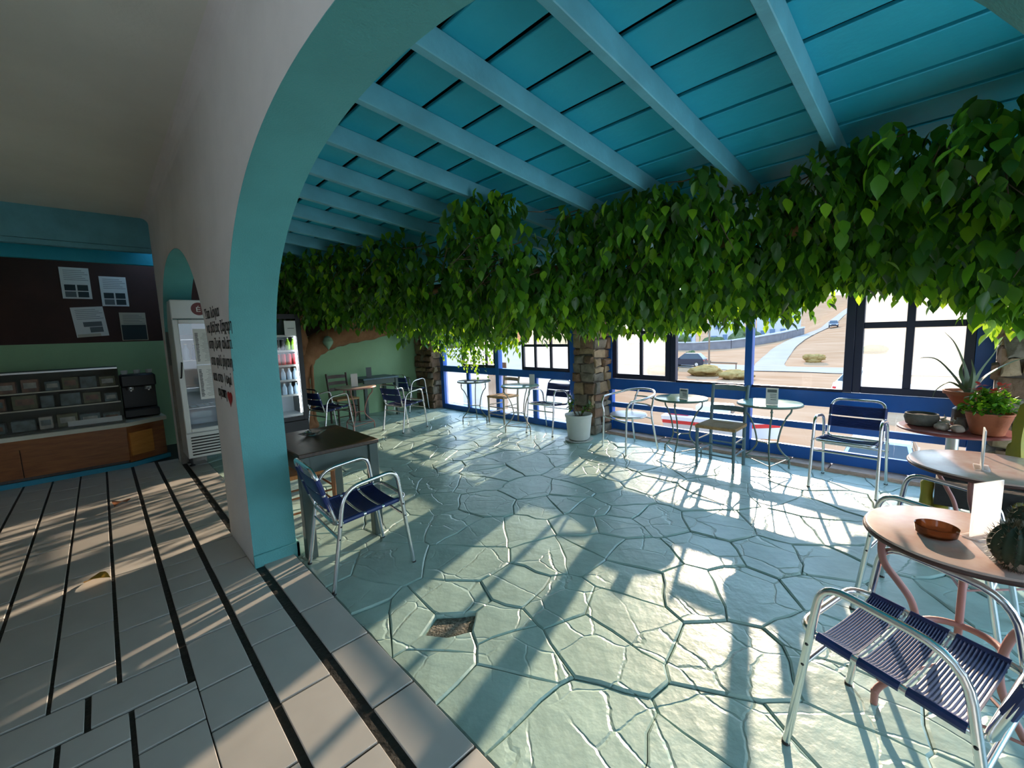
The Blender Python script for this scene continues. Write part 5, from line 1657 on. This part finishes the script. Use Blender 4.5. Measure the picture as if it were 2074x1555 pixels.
for i in range(900):     # dark filling
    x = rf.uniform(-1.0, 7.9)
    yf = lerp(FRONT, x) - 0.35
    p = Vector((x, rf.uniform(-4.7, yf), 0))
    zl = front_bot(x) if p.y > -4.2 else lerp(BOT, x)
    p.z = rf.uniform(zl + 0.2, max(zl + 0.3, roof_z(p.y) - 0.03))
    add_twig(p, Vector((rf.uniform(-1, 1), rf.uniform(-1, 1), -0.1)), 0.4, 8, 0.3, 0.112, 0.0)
for (x, y, n, L) in [(7.78, -4.42, 3, 0.30), (5.9, -4.6, 20, 0.36), (5.6, -4.55, 14, 0.46), (5.25, -4.6, 10, 0.26), (6.2, -4.55, 12, 0.24), (6.6, -4.6, 8, 0.2), (4.75, -4.5, 7, 0.22), (1.15, -4.4, 8, 0.22), (2.2, -4.4, 10, 0.22), (1.9, -4.5, 8, 0.20), (3.1, -4.4, 8, 0.20), (0.2, -4.3, 7, 0.22), (-0.3, -4.4, 12, 0.28)]:
    for k in range(n):
        p = Vector((x + rf.gauss(0, 0.12), y + rf.gauss(0, 0.10), lerp(BOT, x) + rf.uniform(0.02, 0.12)))
        add_twig(p, Vector((rf.uniform(-0.3, 0.3), rf.uniform(-0.3, 0.3), -1)), L * rf.uniform(0.5, 1.1), rf.randint(4, 8), 0.5, 0.062 if x > 5 else 0.09, 0.8)
# leaves: the largest in view become objects of their own, the rest are one foliage mesh
eye = Vector((0, 0, EYE))
def seen(L):
    v = L[0] - eye
    dpt = v.dot(F)
    if dpt < 0.5: return -1
    px, py = 1037 + 858.8 * v.dot(R2) / dpt, 777.5 - 858.8 * v.dot(U2) / dpt
    if not (520 < px < 2060 and 60 < py < 720): return -1
    tloc = L[0].y - (lerp(FRONT, L[0].x) - 0.25)
    return L[3] / dpt * (1.0 if tloc > -0.05 else 0.55) * (1.15 if L[4] else 0.9)
order = sorted(range(len(leaves)), key=lambda i: -seen(leaves[i]))
single = set(order[:296])
VAR = []
for mk in ('leaf_dark', 'leaf_mid', 'leaf_light'):
    for (w, fo, dr) in ((0.60, 0.22, 0.2), (0.52, 0.40, 0.35)):
        VAR.append((leaf_mesh('leaf', 1.0, w, None, fo, dr), mk))
LM = [v.mesh('leaf', M[mk], 180) for v, mk in VAR]
def leaf_matrix(L):
    p, a, tilt, s, mi = L
    return Matrix.Translation(p - org) @ Matrix.Rotation(a - math.pi / 2, 4, 'Z') @ Matrix.Rotation(tilt, 4, 'X') @ Matrix.Scale(s, 4)
fo = MB()
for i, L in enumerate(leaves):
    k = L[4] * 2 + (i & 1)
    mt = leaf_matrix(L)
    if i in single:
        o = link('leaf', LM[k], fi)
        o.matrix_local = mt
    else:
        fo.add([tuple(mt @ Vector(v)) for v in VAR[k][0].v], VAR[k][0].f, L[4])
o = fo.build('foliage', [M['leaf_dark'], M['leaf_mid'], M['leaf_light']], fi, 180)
o['kind'] = 'stuff'
mb = MB()
for i in range(170):
    x = rf.uniform(-0.9, 7.7); t = rf.random()
    p = surf(x, t) - org
    q = p + Vector((rf.uniform(-0.2, 0.2), rf.uniform(-0.1, 0.25), rf.uniform(-0.28, 0.05)))
    mb.tube([p + Vector((0, -0.3, 0.1)), p, q], [0.006, 0.004, 0.002], 4)
o = mb.build('twigs', M['twig'], fi, 180); o['kind'] = 'stuff'

ln = thing('hanging_lantern', 'small pale green pointed lantern hanging from the orange ficus branch', 'lantern', (7.22, -2.74, 1.42))
mb = MB(); mb.lathe([(0.004, -0.10), (0.02, -0.075), (0.075, 0.0), (0.085, 0.04), (0.06, 0.10), (0.02, 0.13)], 12); mb.build('shade', M['lantern'], ln, 30)
mb = MB(); mb.tube([(0, 0, 0.13), (0.02, -0.01, 0.26), (0.12, -0.03, 0.30)], 0.004, 5); mb.build('cord', M['twig'], ln, 60)

# ------------------------------------------------------------------ outside: ground, road, houses, cars
def sstep(a, b, x):
    t = max(0.0, min(1.0, (x - a) / (b - a)))
    return t * t * (3 - 2 * t)
def gz(x, y):
    d = -y
    z = -3.3 + max(0, d - 62) * 0.072 * (1 - sstep(14, 36, x)) + max(0, d - 128) * 0.10
    far = max(0.0, math.hypot(x, y) - 150)
    z += 0.05 * far * sstep(40, 120, x)
    return z + 0.12 * noise.noise(Vector((x * 0.15, y * 0.15, 0))) * sstep(20, 40, d) 
mb = MB()
NX, NY = 74, 60
xs = [-90 + 370 * (i / NX) for i in range(NX + 1)]
ys = [-5.7 - 330 * (j / NY) ** 1.9 for j in range(NY + 1)]
vs = [(x, y, gz(x, y)) for y in ys for x in xs]
fs = [(j * (NX + 1) + i, (j + 1) * (NX + 1) + i, (j + 1) * (NX + 1) + i + 1, j * (NX + 1) + i + 1) for j in range(NY) for i in range(NX)]
mb.add(vs, fs)
ground = structure('ground', mb, M['field'], label='dry sandy field and hillside outside the windows')
def ribbon(name, pts, w, m, label, parent=None, lift=0.07):
    P = smooth_path([(p[0], p[1], 0) for p in pts], 8)
    vs, fs = [], []
    for i, p in enumerate(P):
        d = (P[min(len(P) - 1, i + 1)] - P[max(0, i - 1)]).normalized()
        n = Vector((-d.y, d.x, 0))
        for s in (-1, -0.33, 0.33, 1):
            q = p + n * s * w / 2
            vs.append((q.x, q.y, gz(q.x, q.y) + lift))
    for i in range(len(P) - 1):
        for k in range(3):
            a = i * 4 + k
            fs.append((a, a + 1, a + 5, a + 4))
    mb = MB(); mb.add(vs, fs)
    o = mb.build(name, m, parent or ground, 180)
    o['label'] = label
    return o
ribbon('road', [(-40, -53), (-10, -52.5), (6, -52), (18, -52), (40, -56)], 6.0, M['road'], 'pale dirt road crossing the field')
ribbon('road', [(14, -54), (15.5, -60), (18.5, -80), (20.5, -105), (22, -148), (22, -190)], 3.0, M['road'], 'pale track climbing the hillside')
# paved forecourt outside the corner window
mb = MB(); mb.prism([(3.95, -5.73), (27.0, -40.0), (44.0, -40.0), (36.0, -5.73)], -3.3, -0.10)
structure('ground_forecourt', mb, M['road'], label='pale paved forecourt outside the corner window')

def house(x, y, rz, w, d, h, label, doors, wins, arch=None):
    t = thing('house', label, 'building', (x, y, gz(x, y) - 0.3), math.radians(rz), 'whitewashed houses beyond the field')
    mb = MB(); mb.box(-w / 2, w / 2, -d / 2, d / 2, 0, h, bev=0.08); mb.build('walls', M['house'], t)
    mb = MB()
    for x0, x1, y0, y1 in ((-w / 2, w / 2, d / 2 - 0.3, d / 2), (-w / 2, w / 2, -d / 2, -d / 2 + 0.3), (-w / 2, -w / 2 + 0.3, -d / 2, d / 2), (w / 2 - 0.3, w / 2, -d / 2, d / 2)):
        mb.box(x0, x1, y0, y1, h, h + 0.45)
    mb.build('parapet', M['house'], t)
    for (u, z, ww, hh) in wins:
        mb = MB(); mb.box(u - ww / 2, u + ww / 2, d / 2, d / 2 + 0.10, z, z + hh, bev=0.02); o = mb.build('window', M['house'], t)
        mb = MB(); mb.box(u - ww / 2 + 0.1, u + ww / 2 - 0.1, d / 2 + 0.10, d / 2 + 0.14, z + 0.1, z + hh - 0.1); mb.build('shutter', M['shutter'], o)
    for (u, ww, hh) in doors:
        mb = MB(); mb.box(u - ww / 2, u + ww / 2, d / 2, d / 2 + 0.12, 0.3, 0.3 + hh); mb.build('door', M['shutter'], t)
    if arch:
        u, r_, zs = arch
        pts = [(u - r_, 0.3)] + [(u - r_ * math.cos(math.pi * k / 12), zs + r_ * math.sin(math.pi * k / 12)) for k in range(13)] + [(u + r_, 0.3)]
        mb = MB(); mb.prism(pts, 0, 0.12, M4=Matrix(((1, 0, 0, 0), (0, 0, 1, d / 2), (0, 1, 0, 0), (0, 0, 0, 1)))); mb.build('archway', M['shutter'], t)
    return t
# their fronts look back at the terrace (+Y)
house(51.0, -111, 22, 9, 8, 7.2, 'left whitewashed house with dark arched doorway beyond the field', [(-2.8, 1.6, 2.4)], [(-3, 4.4, 1.5, 1.7), (0.5, 4.4, 1.4, 1.6), (3.2, 4.3, 1.3, 1.6)], (1.6, 1.3, 1.9))
house(40.2, -115, 20, 8, 8, 6.6, 'middle whitewashed house with small blue windows beyond the field', [(2.6, 1.4, 2.3)], [(-2.4, 1.4, 1.5, 1.7), (0.2, 1.4, 1.2, 1.6), (-2.0, 4.2, 1.3, 1.4), (1.8, 4.2, 1.3, 1.4)])
house(30.4, -122, 16, 9, 8, 7.6, 'right whitewashed house with tall twin windows beyond the field', [(-3.2, 1.4, 2.3)], [(-1, 1.4, 1.3, 1.9), (1.2, 1.4, 1.3, 1.9), (3.2, 1.4, 1.1, 1.6), (-2.4, 4.6, 1.3, 1.5), (1.5, 4.6, 1.4, 1.5)])
gw = MB()
P = [(52, -88), (44, -87.5), (36, -86.5), (29, -86), (26, -88), (23.5, -96), (22.5, -110)]
for a, b in zip(P[:-1], P[1:]):
    va, vb = Vector((a[0], a[1], gz(*a))), Vector((b[0], b[1], gz(*b)))
    d = (vb - va); n = Vector((-d.y, d.x, 0)).normalized() * 0.2
    u = Vector((0, 0, 1.5))
    gw.hexa([tuple(q) for q in (va - n, vb - n, vb + n, va + n, va - n + u, vb - n + u, vb + n + u, va + n + u)])
gwo = gw.build('garden_wall', M['roadwall']); tag(gwo, 'long grey garden wall with white coping before the houses', 'wall')
cp = MB()
for a, b in zip(P[:-1], P[1:]):
    va, vb = Vector((a[0], a[1], gz(*a) + 1.5)), Vector((b[0], b[1], gz(*b) + 1.5))
    d = (vb - va); n = Vector((-d.y, d.x, 0)).normalized() * 0.3
    u = Vector((0, 0, 0.22))
    cp.hexa([tuple(q) for q in (va - n, vb - n, vb + n, va + n, va - n + u, vb - n + u, vb + n + u, va + n + u)])
cp.build('coping', M['house'], gwo)

def bush(x, y, r, h, label, m=None, seed=0, name='bush', cat='bush', group=None):
    mb = MB()
    rr = random.Random(seed)
    for k in range(7):
        a = rr.uniform(0, 6.28); q = rr.uniform(0, 0.6) * r
        s = r * rr.uniform(0.45, 0.75)
        mb.ball((math.cos(a) * q, math.sin(a) * q, h * rr.uniform(0.25, 0.72)), (s, s, h * rr.uniform(0.28, 0.42)), 14, 9,
                fn=lambda th, ph: 1 + 0.35 * noise.noise(Vector((math.cos(th) * 3 * math.cos(ph) + seed, math.sin(th) * 3 * math.cos(ph), math.sin(ph) * 3 + k))))
    o = mb.build(name, m or M['bush'], None, 180)
    o.location = (x, y, gz(x, y) - 0.15 * h)
    return tag(o, label, cat, group)
bush(28.6, -93.0, 3.0, 4.6, 'dark tall bush at the bend of the garden wall', seed=1)
bush(43.5, -98.0, 2.2, 3.2, 'dark round bush in front of the middle house', seed=2)
bush(36.8, -99.0, 2.4, 2.8, 'low wide bush in front of the right house', seed=3)
bush(50.0, -98.0, 2.0, 2.2, 'low bush at the foot of the left house', seed=4)
bush(11.4, -61.5, 1.1, 1.1, 'small grey scrub bush on the dry slope right of the track', M['drygrass'], seed=5)
bush(7.0, -72.0, 1.8, 1.2, 'wide scrub bush higher on the dry slope', M['bush'], seed=6)
bush(16.6, -43.0, 1.9, 1.3, 'tuft of golden dry grass behind the dark green table', M['drygrass'], seed=7)
bush(13.6, -41.0, 1.6, 1.0, 'tuft of golden dry grass left of the window post', M['drygrass'], seed=8)
bush(20.5, -41.0, 1.6, 1.5, 'tuft of golden dry grass before the dark car', M['drygrass'], seed=9)
bush(23.5, -55.0, 0.9, 1.9, 'small dark bush behind the dark car', seed=10)
for k, (x, y, r, h) in enumerate(((95, -70, 6, 8), (112, -82, 8, 9), (78, -74, 5, 6.5), (82, -92, 7, 8), (64, -80, 4, 6))):
    bush(x, y, r, h, ['rounded tree left of the corner window post', 'broad tree farthest left outside the corner window', 'tree before the orange building', 'tall hazy tree behind the orange building', 'small tree right of the orange building'][k], seed=20 + k, name='tree', cat='tree')
t = thing('building', 'small orange plastered building outside the corner window', 'building', (57.5, -59.0, gz(57.5, -59)), math.radians(40))
mb = MB(); mb.box(-1.6, 1.6, -2, 2, 0, 5.4, bev=0.05); mb.build('walls', M['orange_wall'], t)
mb = MB(); mb.box(-0.5, 0.5, 2.0, 2.06, 2.6, 3.8); mb.build('window', M['shutter'], t)
mb = MB(); mb.box(-1.7, 1.7, -2.1, 2.1, 5.4, 5.6); mb.build('roof_slab', M['orange_wall'], t)

# brown board standing outside the corner window
t = thing('wooden_board', 'brown wooden board standing outside the lower corner window pane', 'board', (6.62, -5.95, -0.10))
for k in range(4):
    mb = MB(); mb.box(-0.29 + 0.145 * k + 0.002, -0.29 + 0.145 * (k + 1) - 0.002, -0.012, 0.012, 0, 1.0, bev=0.002); mb.build('plank', M['brown_wood'], t)
for z in (0.15, 0.8):
    mb = MB(); mb.box(-0.29, 0.29, -0.03, -0.012, z, z + 0.07, bev=0.002); mb.build('batten', M['brown_wood'], t)

# posts by the road
t = thing('utility_pole', 'slender wooden pole standing on the roadside verge', 'pole', (19.2, -50.0, gz(19.2, -50)))
mb = MB(); mb.tube([(0, 0, -0.2), (0.03, 0, 3), (0.0, 0, 6.6)], [0.11, 0.10, 0.08], 8); mb.build('shaft', M['pole'], t, 60)
mb = MB(); mb.box(-0.8, 0.8, -0.05, 0.05, 6.0, 6.12); mb.build('crossarm', M['pole'], t)
t = thing('fence_barrier', 'leaning stake with a low timber rail beside the dirt road', 'barrier', (17.6, -46.0, gz(17.6, -46)))
mb = MB(); mb.tube([(0.25, 0, -0.1), (-0.1, 0, 1.25)], 0.06, 6); mb.build('stake', M['pole'], t, 60)
mb = MB(); mb.tube([(-0.1, 0, 1.05), (-2.6, -0.3, 1.0)], 0.08, 6); mb.build('rail', M['pole'], t, 60)
mb = MB(); mb.tube([(-2.5, -0.3, -0.1), (-2.5, -0.3, 1.05)], 0.06, 6); mb.build('stake', M['pole'], t, 60)

# ------------------------------------------------------------------ vehicles
def car(x, y, rz, label, paint, L=4.1, W=1.7, H=1.48, kind='hatch', z=None):
    t = thing('car', label, 'car', (x, y, gz(x, y) + 0.03 if z is None else z), math.radians(rz))
    def loft(prof, hw_fn, name, m, parent=t):
        # prof: closed outline in (x, z); extruded across y with tumblehome given by hw_fn(z)
        mb = MB()
        n = len(prof)
        vs = [(p[0], -hw_fn(p[1]), p[1]) for p in prof] + [(p[0], hw_fn(p[1]), p[1]) for p in prof]
        fs = [tuple(range(n)), tuple(range(2 * n - 1, n - 1, -1))] + [((i + 1) % n, i, n + i, n + (i + 1) % n) for i in range(n)]
        mb.add(vs, fs)
        return mb.build(name, m, parent, 30)
    a = L / 2
    hood = 0.92 if kind != 'van' else 1.05
    low = [(-a, 0.42), (-a + 0.05, 0.24), (a - 0.08, 0.24), (a, 0.44), (a - 0.04, 0.66), (a - 0.25, 0.76), (a - 1.05, hood), (-a + 0.10, hood + 0.04), (-a, 0.72)]
    loft(low, lambda z: W / 2 - max(0, z - 0.6) * 0.10, 'body', paint)
    if kind == 'pickup':
        cab = [(a - 1.25, hood), (a - 1.95, H), (a - 2.75, H), (a - 2.95, hood)]
    else:
        cab = [(a - 1.05, hood), (a - 1.85, H), (-a + 0.75, H), (-a + 0.12, hood + 0.04)]
    loft(cab, lambda z: W / 2 - 0.05 - max(0, z - 0.9) * 0.32, 'cabin', paint)
    # glass slightly proud of the cabin
    def lerp2(p, q, s): return (p[0] + (q[0] - p[0]) * s, p[1] + (q[1] - p[1]) * s)
    c0, c1, c2, c3 = cab
    for nm, p, q in (('windscreen', c0, c1), ('rear_window', c3, c2)):
        u, v = lerp2(p, q, 0.12), lerp2(p, q, 0.90)
        s = 0.015 if nm == 'windscreen' else -0.015
        hw = lambda z: W / 2 - 0.13 - max(0, z - 0.9) * 0.32
        mb = MB(); mb.hexa([(u[0] + s, -hw(u[1]), u[1] + 0.01), (u[0] + s, hw(u[1]), u[1] + 0.01), (v[0] + s, hw(v[1]), v[1] + 0.01), (v[0] + s, -hw(v[1]), v[1] + 0.01),
                            (u[0] - s, -hw(u[1]), u[1]), (u[0] - s, hw(u[1]), u[1]), (v[0] - s, hw(v[1]), v[1]), (v[0] - s, -hw(v[1]), v[1])]); mb.build(nm, M['car_glass'], t)
    for s in (-1, 1):
        zb, zt_ = hood + 0.07, H - 0.09
        for fa, fb_ in ((0.08, 0.47), (0.53, 0.90)):
            def px(z, f):
                k = (z - hood) / (H - hood)
                l, r_ = c3[0] + (c2[0] - c3[0]) * k, c0[0] + (c1[0] - c0[0]) * k
                return r_ + (l - r_) * f
            def py(z, e): return s * (W / 2 - 0.05 - max(0, z - 0.9) * 0.32 + e)
            mb = MB(); mb.hexa([(px(zb, fa), py(zb, 0.012), zb), (px(zb, fb_), py(zb, 0.012), zb), (px(zt_, fb_), py(zt_, 0.012), zt_), (px(zt_, fa), py(zt_, 0.012), zt_),
                                (px(zb, fa), py(zb, -0.01), zb), (px(zb, fb_), py(zb, -0.01), zb), (px(zt_, fb_), py(zt_, -0.01), zt_), (px(zt_, fa), py(zt_, -0.01), zt_)]); mb.build('side_window', M['car_glass'], t)
        for xx in (a - 0.80, -a + 0.78):
            mb = MB(); mb.lathe([(0.20, -0.10), (0.31, -0.09), (0.32, 0.0), (0.31, 0.09), (0.20, 0.10)], 20)
            q = Matrix.Translation((xx, s * (W / 2 - 0.09), 0.32)) @ Matrix.Rotation(math.pi / 2, 4, 'X')
            mb.v = [tuple(q @ Vector(p)) for p in mb.v]
            o = mb.build('wheel', M['tyre'], t, 40)
            mb = MB(); mb.lathe([(0.19, -0.105), (0.19, 0.105)], 16)
            mb.v = [tuple(q @ Vector(p)) for p in mb.v]
            mb.build('hub', M['alu_dull'], o, 40)
        mb = MB(); mb.box(a - 0.10, a - 0.015, s * (W / 2 - 0.28) - 0.16, s * (W / 2 - 0.28) + 0.16, 0.56, 0.68, bev=0.02); mb.build('headlamp', M['white_enamel'], t)
        mb = MB(); mb.box(-a - 0.012, -a + 0.05, s * (W / 2 - 0.2) - 0.12, s * (W / 2 - 0.2) + 0.12, 0.70, 0.84, bev=0.02); mb.build('tail_lamp', M['car_red'], t)
        mb = MB(); mb.box(a - 1.35, a - 1.20, s * (W / 2 + 0.02) - 0.09, s * (W / 2 + 0.02) + 0.09, hood + 0.03, hood + 0.15, bev=0.02); mb.build('mirror', paint, t)
    mb = MB(); mb.box(a - 0.03, a + 0.012, -0.5, 0.5, 0.36, 0.50, bev=0.01); mb.build('front_grille', M['black'], t)
    return t
car(22.0, -50.8, 5, 'dark car parked on the dirt road beyond the dry grass', M['car_dark'], H=1.6)
car(3.0, -33.5, -125, 'white van at the right edge of the clear window pane', M['car_white'], L=4.4, W=1.8, H=1.95, kind='van')
car(1.2, -15.3, 92, 'silver car seen through the railings behind the navy strapped window armchair', M['car_silver'])
car(18.6, -118.5, 100, 'small dark car far up the hillside track', M['car_dark'])
# red and white boat drawn up below the railings
bt_ = thing('boat', 'red and white small boat on the sand seen below the blue railings', 'boat', (6.9, -19.3, gz(6.9, -19.3) + 0.02), math.radians(188))
def hull(z0, z1, k0, k1, name, m, parent):
    N = 18
    vs, fs = [], []
    for z, k in ((z0, k0), (z1, k1)):
        for i in range(N):
            t_ = i / (N - 1)
            x = -2.3 + 4.6 * t_
            w = 0.85 * (1 - max(0, (t_ - 0.45) / 0.55) ** 2.2) * k
            vs.append((x * (0.9 + 0.1 * k), -w, z + 0.25 * max(0, t_ - 0.5) * k))
        for i in range(N - 1, -1, -1):
            t_ = i / (N - 1)
            x = -2.3 + 4.6 * t_
            w = 0.85 * (1 - max(0, (t_ - 0.45) / 0.55) ** 2.2) * k
            vs.append((x * (0.9 + 0.1 * k), w, z + 0.25 * max(0, t_ - 0.5) * k))
    n = 2 * N
    fs = [(i, (i + 1) % n, n + (i + 1) % n, n + i) for i in range(n)] + [tuple(range(n - 1, -1, -1)), tuple(range(n, 2 * n))]
    mb = MB(); mb.add(vs, fs); return mb.build(name, m, parent, 40)
hull(0.0, 0.45, 0.55, 0.86, 'hull', M['car_white'], bt_)
hull(0.45, 0.62, 0.87, 0.93, 'red_band', M['car_red'], bt_)
hull(0.62, 0.80, 0.94, 1.0, 'gunwale', M['car_white'], bt_)
mb = MB(); mb.box(-0.9, 0.5, -0.5, 0.5, 0.80, 1.35, bev=0.06); mb.build('cabin', M['car_white'], bt_)
mb = MB(); mb.box(0.49, 0.52, -0.42, 0.42, 0.98, 1.28); mb.build('windscreen', M['car_glass'], bt_)
mb = MB(); mb.box(-2.1, -1.2, -0.5, 0.5, 0.80, 0.98, bev=0.03); mb.build('seat_locker', M['car_red'], bt_)
